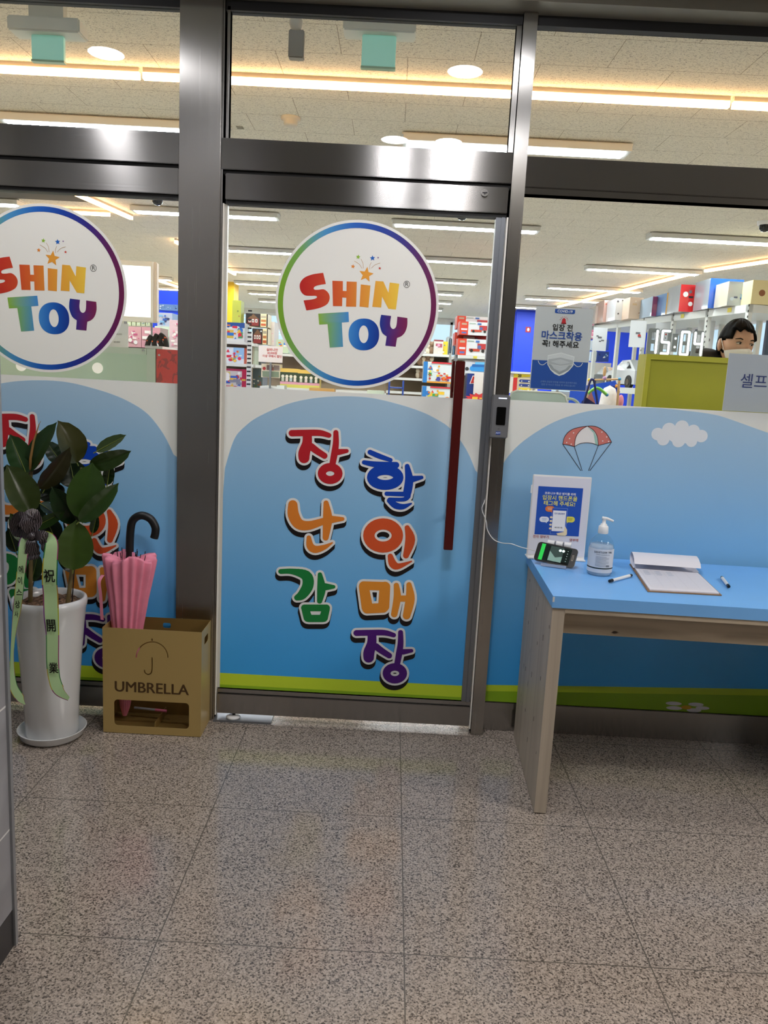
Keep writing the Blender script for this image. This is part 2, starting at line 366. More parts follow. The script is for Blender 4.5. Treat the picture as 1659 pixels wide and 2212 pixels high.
# store walls
SW = mat('store_wall', 'd8d4ca', 0.8); BLUEWALL = mat('blue_wall_panel', '1540d8', 0.45)
struct('wall_left', MB().box(-7.1, -7, 0.05, 16, 0, CZ), SW)
struct('wall_back', MB().box(-7, -5.2, 15.9, 16, 0, CZ).box(5.2, 5.7, 15.9, 16, 0, CZ).box(-7, 5.7, 15.9, 16, 0, 1.2).box(-7, 5.7, 15.9, 16, 2.72, CZ), SW)
struct('wall_right', MB().box(5.6, 5.7, 0.05, 5, 0, CZ).box(5.6, 5.7, 5, 15, 0, 1.0).box(5.6, 5.7, 5, 15, 2.55, CZ).box(5.6, 5.7, 15, 16, 0, CZ), SW)
struct('wall_front', MB().box(-7, -1.9, 0.02, 0.12, 0, CZ).box(1.9, 5.7, 0.02, 0.12, 0, CZ), SW)
wn = struct('window_4', MB().box(*[-5.2, 5.2, 15.92, 15.98, 1.2, 1.26]).box(-5.2, 5.2, 15.92, 15.98, 2.66, 2.72), WPAINT)
for i in range(9): obj('window_frame', MB().box(-5.2+i*1.3-0.03, -5.2+i*1.3+0.03, 15.92, 15.98, 1.2, 2.72), WPAINT, wn)
obj('window_pane', MB().box(-5.2, 5.2, 15.945, 15.95, 1.2, 2.72), GLASS, wn)
wn = struct('window_5', MB().box(5.62, 5.68, 5, 15, 1.0, 1.05).box(5.62, 5.68, 5, 15, 2.5, 2.55), WPAINT)
for i in range(8): obj('window_frame', MB().box(5.6, 5.68, 5+i*10/7-0.04, 5+i*10/7+0.04, 1.0, 2.55), mat('dark_window_frame', '3a3d42', 0.5), wn)
obj('window_pane', MB().box(5.645, 5.65, 5, 15, 1.0, 2.55), GLASS, wn)

# steel shop front
struct('trim_2', MB().box(-0.782, -0.634, -0.02, 0.07, 0, 2.62, b=0.003), STEEL_V)        # wide pillar
struct('trim_3', MB().box(0.39, 0.438, -0.025, 0.06, 0, 2.62, b=0.002), STEEL_V)          # narrow mullion
struct('trim_4', MB().box(-1.9, 1.9, -0.10, 0.06, 2.62, 2.66), mat('header_cladding', '7d786c', 0.4, 0.3))                   # header
struct('trim_5', MB().box(-1.9, 1.9, 0.0, 0.04, 2.588, 2.62), DARK)
struct('trim_6', MB().box(-1.9, -0.782, -0.015, 0.05, 2.077, 2.182, b=0.002), STEEL_H)    # transom beams
struct('trim_7', MB().box(-0.634, 0.39, -0.015, 0.05, 2.068, 2.172, b=0.002), STEEL_H)
struct('trim_8', MB().box(0.438, 1.9, -0.005, 0.05, 2.062, 2.165, b=0.002).box(0.438, 1.9, 0.0, 0.05, 2.04, 2.062), STEEL_H)
struct('trim_9', MB().box(-0.634, 0.39, 0.0, 0.04, 2.056, 2.068).box(-1.9, -0.782, 0, 0.04, 2.062, 2.077), DARK)
struct('trim_10', MB().box(0.438, 1.9, 0.03, 0.07, 0, 0.095, b=0.002).box(0.438, 1.9, 0.02, 0.07, 0.095, 0.123, b=0.002), STEEL_H)   # plinth of the right bay
struct('trim_11', MB().box(-0.634, -0.628, -0.012, 0.05, 0, 2.62).box(-0.622, -0.612, 0.0, 0.03, 2.17, 2.60).box(0.372, 0.39, 0.005, 0.04, 2.17, 2.60), STEEL_V)
struct('trim_12', MB().box(-0.628, -0.40, -0.03, 0.06, 0, 0.008), ALU)
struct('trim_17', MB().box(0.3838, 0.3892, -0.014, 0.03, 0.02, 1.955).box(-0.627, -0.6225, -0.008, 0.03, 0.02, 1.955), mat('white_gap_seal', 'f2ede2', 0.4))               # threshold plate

def pane(name, x0, x1, z0, z1, y=0.012, parent=None):
    return struct(name, MB().box(x0, x1, y, y+0.010, z0, z1), GLASS, parent)
pane('window_1', -1.9, -0.782, 2.182, 2.588); pane('window_2', -0.612, 0.372, 2.172, 2.588); pane('window_3', 0.438, 1.9, 0.123, 2.588, 0.035)

# swing doors
def door(name, x0, x1, zt, stile=True):
    gx_ = x1-0.035 if stile else x1-0.004
    d = struct(name, MB().box(x0, x1, -0.012, 0.045, 1.968 + zt, 2.056 + zt, b=0.002), STEEL_H)                     # top rail
    obj('door_glass', MB().box(x0+0.008, gx_, 0.012, 0.022, 0.11, 1.968+zt), GLASS, d)
    obj('bottom_rail', MB().box(x0, x1, -0.012, 0.045, 0.03, 0.112, b=0.002).box(x0, x1, -0.004, 0.04, 0.112, 0.13), STEEL_H, d)
    obj('seal_strip', MB().box(x0, x1, -0.002, 0.04, 1.955+zt, 1.968+zt), DARK, d)
    if stile: obj('door_stile', MB().box(x1-0.036, x1-0.018, -0.004, 0.035, 0.13, 1.955+zt, b=0.001).box(x1-0.018, x1-0.003, -0.012, 0.04, 0.13, 1.955+zt, b=0.002), ALU, d)
    obj('edge_seal', MB().box(x0-0.004, x0+0.006, 0.006, 0.028, 0.13, 1.955+zt), mat('clear_seal', 'cfcdc4', 0.3, spec=0.6), d)
    return d
d1 = door('door_1', -0.618, 0.383, 0.0)
d2 = door('door_2', -1.76, -0.784, 0.008, False)
# door lock in the top rail
lx, lz = at(1047, 417, -0.014).x, at(1047, 417, -0.014).z
lk = obj('door_lock', MB().tube([(lx, -0.012, lz), (lx, -0.018, lz)], 0.0125, 24), CHROME, d1)
obj('keyhole', MB().box(lx-0.009, lx+0.009, -0.0188, -0.018, lz-0.002, lz+0.002).box(lx-0.002, lx+0.002, -0.0188, -0.018, lz-0.006, lz), BLACK, lk)
# square dark red pull bar outside, its twin inside
def pull(y, yg, px0, px1, py0, py1):
    a = at(px0, py0, y); b_ = at(px1, py1, y); x = (a.x+b_.x)/2
    mb = MB().box(x-0.017, x+0.017, y-0.012, y+0.022, b_.z, a.z, b=0.002)
    for z in (b_.z+0.12, a.z-0.12): mb.tube([(x, y, z), (x, yg, z)], 0.009, 12)
    return mb
RED = mat('dark_red_enamel', '4a0d0c', 0.3, coat=0.3)
obj('door_handle', pull(-0.062, 0.012, 993, 969, 780, 1187), RED, d1)
obj('door_handle', pull(0.085, 0.02, 985, 962, 780, 1187), RED, d1)
# floor pivot and its cover disc
pv = atz(505, 1546, 0.01)
obj('pivot_disc', MB().lathe([(0.0, 0.0), (0.026, 0.0), (0.028, 0.003), (0.02, 0.008), (0, 0.009)], (pv.x, pv.y-0.01, 0.008), 24), WHITE, d1)
obj('pivot_pin', MB().tube([(pv.x, pv.y+0.0, 0.008), (pv.x, pv.y+0.0, 0.035)], 0.006, 12), DARK, d1)

# ================================================================== FILMS AND LETTERING ON THE GLASS
C3 = lambda x, y: (560+x/3.072, 880+y/3.072)
C4 = lambda x, y: (560+x/3.072, 1200+y/3.072)
def wp(p, Y=0.0): q = at(p[0], p[1], Y); return (q.x, q.z)
RS = 2.934/1693/3.072/0.985
SKY = [(0.13, lin('3eb0fa')), (0.35, lin('50b4f8')), (0.8, lin('8ac6f2')), (1.32, lin('b6d4ea'))]
skyc = lambda v: ramp(SKY, v[2])
def arch_fill(mb, curve, zb, y, xl=None, xr=None, n=40):
    ia = max(range(len(curve)), key=lambda i: curve[i][1]); top = curve[ia][1]
    L_, R_ = curve[:ia+1], curve[ia:]
    def xa(seg, z, dflt):
        for (x0, z0), (x1, z1) in zip(seg, seg[1:]):
            if min(z0, z1) <= z <= max(z0, z1) and z0 != z1: return x0+(x1-x0)*(z-z0)/(z1-z0)
        return dflt
    zs = [zb+(curve[0][1]-zb)*i/8 for i in range(8)]+[curve[0][1]+(top-curve[0][1])*(1-(1-i/n)**2) for i in range(n+1)]
    rows = []
    for z in zs:
        a = xl if z < curve[0][1] else xa(L_, z, curve[ia][0] if z > top-1e-4 else xl)
        b_ = xr if z < curve[-1][1] else xa(R_, z, curve[ia][0] if z > top-1e-4 else xr)
        rows.append((a, b_, z))
    vs = [p for a, b_, z in rows for p in ((a, y, z), (b_, y, z))]
    mb.add(vs, [(2*i, 2*i+1, 2*i+3, 2*i+2) for i in range(len(rows)-1)], skyc)
def glyphs():
    jang = [([(215, 172), (300, 170), (400, 170), (462, 186)], [21, 21, 20, 16]), ([(318, 190), (316, 240), (298, 300), (296, 335)], [30, 32, 38, 36]),
            ([(345, 262), (385, 292), (432, 322)], [24, 22, 20]), ([(508, 168), (508, 240), (498, 310), (484, 385)], [17, 20, 22, 20]),
            ([(525, 297), (580, 290)], [20, 13]), ('ring', 470, 440, 55, 43, 27)]
    return {
        'lettering': [('b8202a', C3, jang),
        ('0b42b0', C3, [([(735, 298), (800, 326), (872, 350)], [16, 17, 13]), ([(695, 366), (780, 380), (908, 384)], [14, 20, 21]), ('ring', 836, 466, 88, 50, 33),
            ([(982, 392), (995, 480), (984, 560)], [16, 27, 28]), ([(1010, 478), (1078, 466)], [23, 12]),
            ([(845, 574), (990, 578)], [14, 17]), ([(985, 590), (960, 612), (865, 612)], [20, 14, 13]), ([(865, 620), (905, 652), (955, 660), (1008, 640)], [18, 22, 18, 6])]),
        ('e0832e', C3, [([(222, 648), (226, 715), (262, 775), (330, 785), (430, 755)], [31, 38, 36, 30, 22]), ([(443, 636), (453, 740), (440, 866)], [17, 31, 20]), ([(470, 745), (552, 742)], [27, 13]),
            ([(328, 866), (338, 922), (372, 944), (430, 930), (484, 900)], [15, 25, 25, 17, 5])]),
        ('d4552a', C3, [('ring', 822, 852, 95, 77, 38), ([(982, 800), (1002, 880), (974, 985)], [17, 33, 20]), ([(870, 990), (888, 1042), (925, 1056), (1010, 1024)], [18, 27, 20, 5])]),
        ('17803c', C4, [([(142, 108), (220, 108), (310, 136), (322, 200), (285, 262), (250, 282)], [17, 20, 36, 38, 32, 20]), ([(402, 128), (412, 220), (400, 305)], [15, 29, 18]), ([(435, 210), (492, 210)], [26, 13]),
            ([(300, 350), (445, 350)], [24, 24]), ([(305, 360), (322, 415)], [26, 30]), ([(442, 360), (426, 415)], [26, 30]), ([(330, 420), (420, 420)], [26, 26])]),
        ('e2902f', C4, [([(692, 202), (830, 206)], [30, 30]), ([(694, 210), (716, 345)], [34, 38]), ([(716, 355), (822, 350)], [34, 34]), ([(834, 210), (826, 340)], [36, 38]),
            ([(910, 200), (916, 280), (896, 392)], [18, 25, 22]), ([(994, 196), (1002, 290), (978, 402)], [18, 31, 26]), ([(920, 288), (990, 288)], [22, 22])]),
        ('4c1277', C4, [([(p[0]+430, p[1]+345) for p in g[0]], g[1]) if g[0] != 'ring' else ('ring', g[1]+430, g[2]+345, g[3], g[4], g[5]) for g in jang])]}['lettering']
def glyph_mesh(parts, conv, dx, grow, sx, sy, y, col):
    segs = []
    for g in parts:
        if g[0] == 'ring':
            _, cx, cy, rx, ry, r = g; n = 28
            P = [(*wp(conv(cx+sx+rx*math.cos(2*math.pi*k/n), cy+sy+ry*math.sin(2*math.pi*k/n))), r) for k in range(n)]; P.append(P[0])
        else: P = smoothpath([(*wp(conv(p[0]+sx, p[1]+sy)), r) for p, r in zip(g[0], g[1])], 5)
        segs += [(a[0]+dx, a[1], a[2]*RS, b_[0]+dx, b_[1], b_[2]*RS) for a, b_ in zip(P, P[1:])]
    return segs, grow*RS, y, col
ARCH = smoothpath([wp(p) for p in [(485, 1012), (504.7, 949.5), (530, 920), (560, 899), (620, 873), (680, 860), (745, 856), (810, 861), (885, 880.5), (935, 901), (976.7, 929), (1009, 974), (1028.7, 1020)]], 4)
WHITEP = lin('dcdedb'); GRN1, GRN2 = lin('cfe83c'), lin('9cc62c')
LN = ['red first syllable', 'blue syllable', 'light orange syllable', 'dark orange syllable', 'green syllable', 'amber syllable', 'purple last syllable']
def film(dx, xl, xr, label):
    f = MB().rect(xl, xr, 0.13, 1.312, 0.008, WHITEP)
    arch_fill(f, [(max(xl, min(xr, x+dx)), z) for x, z in ARCH], 0.19, 0.0075, xl, xr)
    f.rect(xl, xr, 0.13, 0.19, 0.0072, GRN1); f.rect(xl, xr, 0.13, 0.142, 0.0068, GRN2)
    o = tag(obj('window_film', f, FILM), label, 'window film', 'printed films on the doors')
    for (c, conv, parts), n in zip(glyphs(), LN):
        A1, A2 = glyph_mesh(parts, conv, dx, 17, -5, 30, 0.0062, lin('161214')), glyph_mesh(parts, conv, dx, 17, -3, 15, 0.0062, lin('161214'))
        sh = MB().blob(A1[0]+A2[0], *A1[1:])
        for g_, y_, c_ in ((15, 0.0056, 'e6e8e6'), (0, 0.005, c)): sh.blob(*glyph_mesh(parts, conv, dx, g_, 0, 0, y_, lin(c_)))
        obj('letter', sh, PRINT, o, n)
    return o
film(0, -0.612, 0.352, 'printed sky-blue film with seven coloured Korean letters on the middle door')
film(-1.14, -1.75, -0.784, 'printed sky-blue film on the left door behind the potted plant')

# right bay film
C5 = lambda x, y: (1080+x/2.865, 860+y/2.865)
C6 = lambda x, y: (1080+x/2.865, 1300+y/2.865)
YR = 0.03
f = MB().rect(0.438, 1.88, 0.123, 1.316, YR, WHITEP)
ar = [wp(C5(*p), YR) for p in [(5, 430), (60, 348), (150, 262), (300, 165), (450, 105), (600, 72), (800, 60), (1000, 63), (1300, 97), (1450, 140), (1659, 215)]]
apx = wp(C5(880, 57), YR); ar = ar[:7]+[(apx[0], 1.312)]+ar[7:]+[(1.6, 1.2), (1.75, 1.1), (1.86, 0.98)]
ar = smoothpath(ar, 4); ar[0] = (0.438, ar[0][1])
arch_fill(f, ar, 0.19, YR-0.0006, 0.438, 1.88)
zl = [wp(C6(x, y), YR) for x, y in ((0, 518), (1659, 535))]; z2 = [wp(C6(x, y), YR) for x, y in ((0, 556), (1659, 576))]
f.poly([(0.438, 0.123), (0.438, zl[0][1]), (1.88, zl[1][1]+0.01), (1.88, 0.123)], YR-0.0012, GRN1)
f.poly([(0.438, 0.123), (0.438, z2[0][1]), (1.88, z2[1][1]+0.01), (1.88, 0.123)], YR-0.0018, GRN2)
S5 = RS*3.072/2.865
rf = tag(obj('window_film', f, FILM), 'printed sky-blue film with cloud and parachute behind the reception table', 'window film')
mb = MB(); sg = []
for x, y, r in [(975, 222, 38), (1045, 195, 42), (1125, 180, 42), (1195, 205, 40), (1246, 235, 38), (1185, 268, 34), (1105, 264, 40), (1010, 255, 38), (1090, 225, 50), (1160, 235, 45)]:
    p = wp(C5(x, y), YR); sg.append((p[0], p[1], r*S5, p[0]+1e-4, p[1], r*S5))
mb.blob(sg, 0, YR-0.0012, lin('dfe4e6'), 0.0015)
obj('cloud_picture', mb, PRINT, rf)
W5 = lambda pts: [wp(C5(*p), YR) for p in pts]
mb = MB(); cor, wht, mint, ink = lin('cf7a70'), lin('e8e6e2'), lin('9fcabb'), lin('2a1a22')
tip = (540, 173)
Lb, M1, M2, Rb = (388, 285), (460, 300), (608, 293), (690, 272)
outl = smoothpath([Lb, (402, 235), (450, 192), tip, (600, 178), (655, 215), Rb], 6)
left = [p for p in outl if p[0] <= 540]; right = [p for p in outl if p[0] >= 540]
mid1 = smoothpath([M1, (470, 240), (500, 198), tip], 6); mid2 = smoothpath([tip, (580, 200), (602, 240), M2], 6)
mb.poly(W5(left+mid1[::-1][1:]), YR-0.0012, cor); mb.poly(W5(right+[M2]+mid2[::-1][1:-1]), YR-0.0012, cor)
mb.poly(W5(mid1+mid2[1:]+[(570, 280), (535, 278), (495, 283)]), YR-0.0012, wht)
mb.poly(W5([(545, 182), (578, 215), (590, 285), (606, 290), (598, 240), (578, 200)]), YR-0.0014, mint)
for pth in (outl, mid1, mid2, smoothpath([M1, (495, 281), (535, 276), (572, 280), M2], 4), [Lb, (425, 290), M1], [M2, (650, 282), Rb]): mb.stroke(W5(pth), 1.6*S5, YR-0.0018, ink)
for p in [(430, 250), (455, 215), (412, 275), (440, 285), (630, 210), (660, 240), (635, 265), (672, 268)]:
    q = wp(C5(*p), YR); mb.disc(q[0], q[1], 4*S5, YR-0.0018, wht, 10)
for a, b_ in ((Lb, (500, 448)), (M1, (508, 448)), (M2, (548, 448)), (Rb, (556, 448))): mb.stroke(W5([a, b_]), 1.6*S5, YR-0.0016, ink)
obj('parachute_picture', mb, PRINT, rf)
mb = MB(); wf = wp(C6(1152, 652), YR)
for kk, (dx, dy, rx, rz) in enumerate(((-78, -24, 52, 13), (-75, 4, 52, 13), (60, -18, 50, 13), (100, 4, 45, 12), (48, 18, 48, 14))):
    p = wp(C6(1152+dx, 652+dy), YR); mb.disc(p[0], p[1], rx*S5, YR-0.0022-2e-5*kk, lin('e8e8e6'), 24, rz*S5)
mb.disc(wf[0], wf[1], 34*S5, YR-0.0026, lin('e2b02c'), 24, 13*S5)
obj('daisy_picture', mb, PRINT, rf)

# round stickers
C2 = lambda x, y: (640+x/6.381, 540+y/6.381)
SHIN = [(43, lin('c0211f')), (350, lin('cf3c28')), (640, lin('dd652a')), (830, lin('e58a32')), (1000, lin('eba038')), (1200, lin('edb13a')), (1420, lin('f5cb45'))]
TOY = [(300, lin('92bd38')), (450, lin('7fb25c')), (640, lin('559bb4')), (730, lin('4590d4')), (930, lin('1c64bd')), (1100, lin('083e9c')), (1200, lin('16308c')), (1320, lin('4c2274')), (1450, lin('741f58')), (1530, lin('7d2050'))]
RING = [(-1, lin('7bab28')), (-0.75, lin('77ab58')), (-0.45, lin('4a95c8')), (-0.1, lin('1d62bd')), (0.25, lin('0a3c9e')), (0.55, lin('2c2480')), (0.8, lin('5a1a5c')), (1, lin('6e1b4c'))]
def densify(poly, n=4):
    return [lerp(a, b_, k/n) for a, b_ in zip(poly, poly[1:]+poly[:1]) for k in range(n)]
def logo(dx, label):
    cx, cz, R_ = -0.135+dx, 1.627, 0.2985
    o = tag(obj('round_sticker', MB().disc(cx, cz, R_, 0.0095, lin('e4e4e0'), 96), FILM), label, 'sticker', 'round logo stickers')
    mb = MB(); n = 96; vs = []
    for k in range(n):
        a = 2*math.pi*k/n; vs += [(cx+0.289*math.cos(a), 0.009, cz+0.289*math.sin(a)), (cx+0.270*math.cos(a), 0.009, cz+0.270*math.sin(a))]
    mb.add(vs, [(2*i, 2*((i+1) % n), 2*((i+1) % n)+1, 2*i+1) for i in range(n)], lambda v: ramp(RING, (v[0]-cx)/0.28))
    obj('rainbow_ring', mb, PRINT, o)
    L0, L1 = wp(C2(43, 500))[0]+dx, wp(C2(1420, 500))[0]+dx
    gs = lambda v: ramp(SHIN, 43+(v[0]-L0)/(L1-L0)*1377); gt = lambda v: ramp(TOY, 43+(v[0]-L0)/(L1-L0)*1377)
    def pl(name, pts, g, curve=False, dens=True):
        q = [wp(C2(*p)) for p in (densify(pts, 3) if dens else pts)]; q = [(x+dx, z) for x, z in q]
        obj(name, MB().poly(q, 0.0088, g), PRINT, o)
    s1 = smoothpath([(405, 465), (330, 475), (262, 495), (237, 520), (250, 543), (300, 545), (380, 540), (440, 590), (458, 660), (430, 735), (350, 785), (240, 815), (135, 830)], 5)
    s2 = smoothpath([(97, 692), (200, 680), (262, 665), (283, 645), (262, 628), (200, 628), (120, 622), (65, 575), (43, 500), (60, 430), (120, 370), (230, 330), (368, 310)], 5)
    pl('letter', s1+s2, gs, dens=False)
    pl('letter', [(495, 420), (640, 425), (640, 560), (690, 562), (692, 430), (832, 434), (824, 780), (684, 777), (688, 655), (633, 652), (630, 772), (503, 770)], gs)
    pl('letter', [(888, 470), (1022, 486), (994, 790), (871, 777)], gs)
    pl('letter', [(1092, 422), (1200, 430), (1270, 585), (1288, 444), (1420, 462), (1374, 818), (1270, 808), (1182, 640), (1170, 790), (1047, 780)], gs)
    pl('letter', [(300, 875), (718, 850), (725, 990), (625, 998), (643, 1333), (460, 1345), (428, 1020), (313, 1027)], gt)
    vs = []; n = 48
    for k in range(n):
        a = 2*math.pi*k/n
        for (c0, c1, rx, ry, e_) in ((930, 1162, 212, 220, 0.9), (928, 1160, 66, 122, 1.0)):
            p = wp(C2(c0+rx*math.copysign(abs(math.cos(a))**e_, math.cos(a)), c1-ry*math.copysign(abs(math.sin(a))**e_, math.sin(a)))); vs.append((p[0]+dx, 0.0088, p[1]))
    obj('letter', MB().add(vs, [(2*i, 2*((i+1) % n), 2*((i+1) % n)+1, 2*i+1) for i in range(n)], gt), PRINT, o)
    ya = smoothpath([(1308, 907), (1294, 1000), (1302, 1060), (1335, 1087), (1370, 1065), (1385, 1010), (1393, 916)], 4)
    yb = smoothpath([(1532, 935), (1530, 1040), (1500, 1130), (1450, 1185), (1390, 1210)], 4); yc = smoothpath([(1245, 1190), (1185, 1140), (1152, 1040), (1155, 960), (1170, 890)], 4)
    pl('letter', ya+yb+[(1370, 1333), (1227, 1318)]+yc, gt, dens=False)
    sm = 1/6.381*3.072*RS
    for (x, y, r, c, rt) in ((962, 335, 100, 'eba038', 0.12), (852, 90, 31, '92bd38', 0.1), (1050, 108, 37, '1c64bd', -0.1), (1127, 100, 13, '6e3b8a', 0.1), (780, 222, 29, 'e58a32', 0.1), (1150, 248, 20, 'c9362a', 0.1)):
        p = wp(C2(x, y)); obj('star', MB().star(p[0]+dx, p[1], r*sm, 0.0088, lin(c), rt), PRINT, o)
    mb = MB()
    for pts in ([(800, 148), (870, 195), (902, 248)], [(890, 120), (918, 180), (922, 248)], [(1032, 168), (1012, 215), (1010, 260)], [(1155, 175), (1085, 200), (1035, 246)]):
        obj('spark_line', MB().stroke([(a+dx, b_) for a, b_ in (wp(C2(*p)) for p in smoothpath(pts, 5))], 2.2*sm, 0.0088, lin('b98a4a')), PRINT, o)
    p = wp(C2(1523, 470)); n = 32; vs = []
    for k in range(n):
        a = 2*math.pi*k/n; vs += [(p[0]+dx+42*sm*math.cos(a), 0.0088, p[1]+45*sm*math.sin(a)), (p[0]+dx+36*sm*math.cos(a), 0.0088, p[1]+39*sm*math.sin(a))]
    mb.add(vs, [(2*i, 2*((i+1) % n), 2*((i+1) % n)+1, 2*i+1) for i in range(n)], lin('2a2a2a'))
    mb.text('R', (p[0]+dx, 0.0088, p[1]), (1, 0, 0), (0, 0, 1), 78*sm, lin('2a2a2a'))
    obj('registered_mark', mb, PRINT, o)
logo(0, 'round white toy shop logo sticker on the middle door glass')
logo(-1.14, 'round white toy shop logo sticker on the left door glass')
# ================================================================== LIGHT FITTINGS
EM_COOL = emitter('cool_white_diffuser', 'f4fbff', STORE_LIGHT); EM_WARM = emitter('warm_strip_diffuser', 'ffc98f', WARM_LIGHT)
EM_LOB = emitter('lobby_downlight_lens', 'fbfaff', LOBBY_LIGHT); EM_FILL = emitter('lobby_fill_lens', 'fff6ee', LOBBY_FILL); EM_DL = emitter('store_downlight_lens', 'fffaf2', 9)
FRAMEM = mat('lamp_housing', 'd2d2cd', 0.5)
def panel_light():
    t = empty('ceiling_light', 'x', 'ceiling light', (0, 0, CZ), 'white tube panels on the store ceiling')
    obj('housing', MB().box(-0.67, 0.67, -0.088, 0.088, CZ-0.05, CZ-0.012).box(-0.68, 0.68, -0.06, 0.06, CZ-0.012, CZ), FRAMEM, t)
    obj('diffuser', MB().box(-0.64, 0.64, -0.062, 0.062, CZ-0.0535, CZ-0.05), EM_COOL, t)
    return t
pl0 = panel_light(); first = True
rown = ['nearest', 'second', 'third', 'fourth', 'fifth', 'sixth', 'seventh']
coln = ['far left', 'left', 'middle', 'right']
for j, y in enumerate((2.24, 4.89, 7.08, 9.15, 10.8, 12.4, 14.0)):
    for i in range(4):
        x = -4.25+i*2.46-0.07*j + (0.0 if i != 2 else 0.02); x = CAM.x+(x-CAM.x)*0.9625; yy = CAM.y+(y-CAM.y)*0.9625
        if i == 0 and j < 1: continue
        o = pl0 if first else copy_tree(pl0); first = False
        o.location = (x, yy, CZ); o['label'] = f'white tube ceiling panel, {rown[j]} row from the glass, {coln[i]} column'
def strip(name_label, p0, p1):
    k_ = 0.969; p0, p1 = (Vector((CAM.x+(q[0]-CAM.x)*k_, CAM.y+(q[1]-CAM.y)*k_, q[2])) for q in (p0, p1)); d = (p1-p0).normalized(); n = Vector((-d.y, d.x, 0)); L_ = (p1-p0).length
    t = empty('strip_light', name_label, 'strip light', p0, 'warm light strips under the store ceiling')
    obj('profile', MB().obox(p0-n*0.013+Vector((0, 0, -0.022)), d*L_, n*0.026, (0, 0, 0.022)), mat('strip_profile', 'cbbfae', 0.5), t)
    obj('diffuser', MB().obox(p0-n*0.015+Vector((0, 0, -0.05)), d*L_, n*0.03, (0, 0, 0.028)), EM_WARM, t)
z = CZ
strip('long warm strip parallel to the shop front, left length', (-4.5, 1.34, z), (-1.35, 1.325, z))
strip('long warm strip parallel to the shop front, middle length', (-1.33, 1.325, z), (0.60, 1.315, z))
strip('long warm strip parallel to the shop front, length above the table', (0.62, 1.315, z), (1.62, 1.31, z))
strip('long warm strip parallel to the shop front, right end length', (1.64, 1.31, z), (4.6, 1.29, z))
strip('warm strip running into the store at upper left', (-2.86, 4.1, z), (-2.69, 5.25, z))
strip('short warm strip meeting the left one near the dome camera', (-3.7, 5.12, z), (-2.86, 5.12, z))
strip('warm strip above the blue wall left of the pillar', (-2.62, 6.6, z), (-2.5, 9.5, z))
strip('warm strip deep in the store beside the yellow wall', (-4.2, 10.2, z), (-3.9, 13.2, z))
strip('warm strip over the storage rack, near length', (4.5, 4.4, z), (3.63, 6.75, z))
strip('warm strip over the storage rack, far length', (3.58, 6.95, z), (2.95, 11.9, z))
def downlight(p, label, R_=0.085, zc=CZ, em=EM_DL, grp='round downlights in the store ceiling'):
    t = empty('downlight', label, 'downlight', (p[0], p[1], zc), grp)
    obj('trim_ring', MB().lathe([(R_*0.9, -0.002), (R_*1.12, -0.004), (R_*1.2, -0.001), (R_*1.2, 0)], (p[0], p[1], zc), 32), WPAINT, t)
    obj('lens', MB().lathe([(0, -0.006), (R_*0.6, -0.006), (R_*0.98, -0.003)], (p[0], p[1], zc), 32), em, t)
for p, l in (((0.245, -0.61), 'round lobby downlight in front of the middle door'), ((-0.05, -1.62), 'left one of two round lobby downlights side by side'), ((0.245, -1.61), 'right one of two round lobby downlights side by side'), ((-1.27, -0.61), 'round lobby downlight in front of the left door')):
    downlight(p, l, 0.075, 2.66, EM_LOB, 'round downlights in the lobby ceiling')
for x0_, x1_, y0_, y1_, l in ((0.28, 0.40, -2.62, -1.9, 'narrow fill panel added above the photographer'), (2.7, 3.7, -2.2, -1.2, 'large square fill panel added at the right, nearest the shop'), (3.0, 3.9, -3.1, -2.3, 'large square fill panel added at the right, far from the shop')):  # panels added out of view to brighten the lobby
    t = empty('fill_panel', l, 'ceiling light', (x0_, y0_, 2.66), 'fill panels added to the lobby ceiling')
    obj('frame', MB().box(x0_, x1_, y0_, y1_, 2.65, 2.66), WPAINT, t); obj('lens', MB().box(x0_+0.02, x1_-0.02, y0_+0.02, y1_-0.02, 2.646, 2.65), EM_FILL, t)

# ceiling fittings
def exitsign_reflection(px, label, Y=0.5):  # signs placed inside the store to stand for reflections in the glass
    a, b_ = at(px-35, 83, Y), at(px+35, 150+(px-818)*0.02, Y); cx = (a.x+b_.x)/2; w_ = (b_.x-a.x)/2
    t = empty('exit_sign_reflection', label, 'exit sign', (cx, Y, CZ), 'exit signs modelled in place of reflections')
    zt = at(px, 78, Y).z
    obj('mount', MB().box(cx-0.145, cx+0.145, Y-0.05, Y+0.05, zt, zt+0.055, b=0.006).box(cx-0.07, cx+0.07, Y-0.02, Y+0.02, zt+0.05, CZ), mat('sign_mount', 'd6d5ca', 0.5), t)
    obj('panel', MB().box(cx-w_, cx+w_, Y-0.012, Y+0.012, b_.z, zt, b=0.003), mat('sign_reflection_panel', 'a9d6c8', 0.3, emit='8fd0bc', es=0.28), t)
    obj('panel_edge', MB().box(cx-w_-0.002, cx+w_+0.002, Y-0.013, Y+0.013, b_.z-0.004, b_.z+0.004), mat('sign_edge', 'a9c8a8', 0.3), t)
exitsign_reflection(818, 'green exit sign above the middle door, modelled in place of its reflection'); exitsign_reflection(105, 'green exit sign above the left door, modelled in place of its reflection')
x, z, w_, h = cen(641, 98, 30, 52, 0.35)
t = empty('emergency_light', 'small white box lamp hanging left of the middle exit sign', 'emergency light', (x, 0.35, CZ))
obj('housing', MB().box(x-0.03, x+0.03, 0.33, 0.37, z-0.05, z+0.05, b=0.004).tube([(x, 0.35, z+0.05), (x, 0.35, CZ)], 0.006), mat('lamp_grey', '9b948a', 0.5), t)
obj('lamp_head', MB().sphere((x-0.004, 0.34, z+0.072), 0.028), mat('lamp_head', 'c9c2b4', 0.4), t)
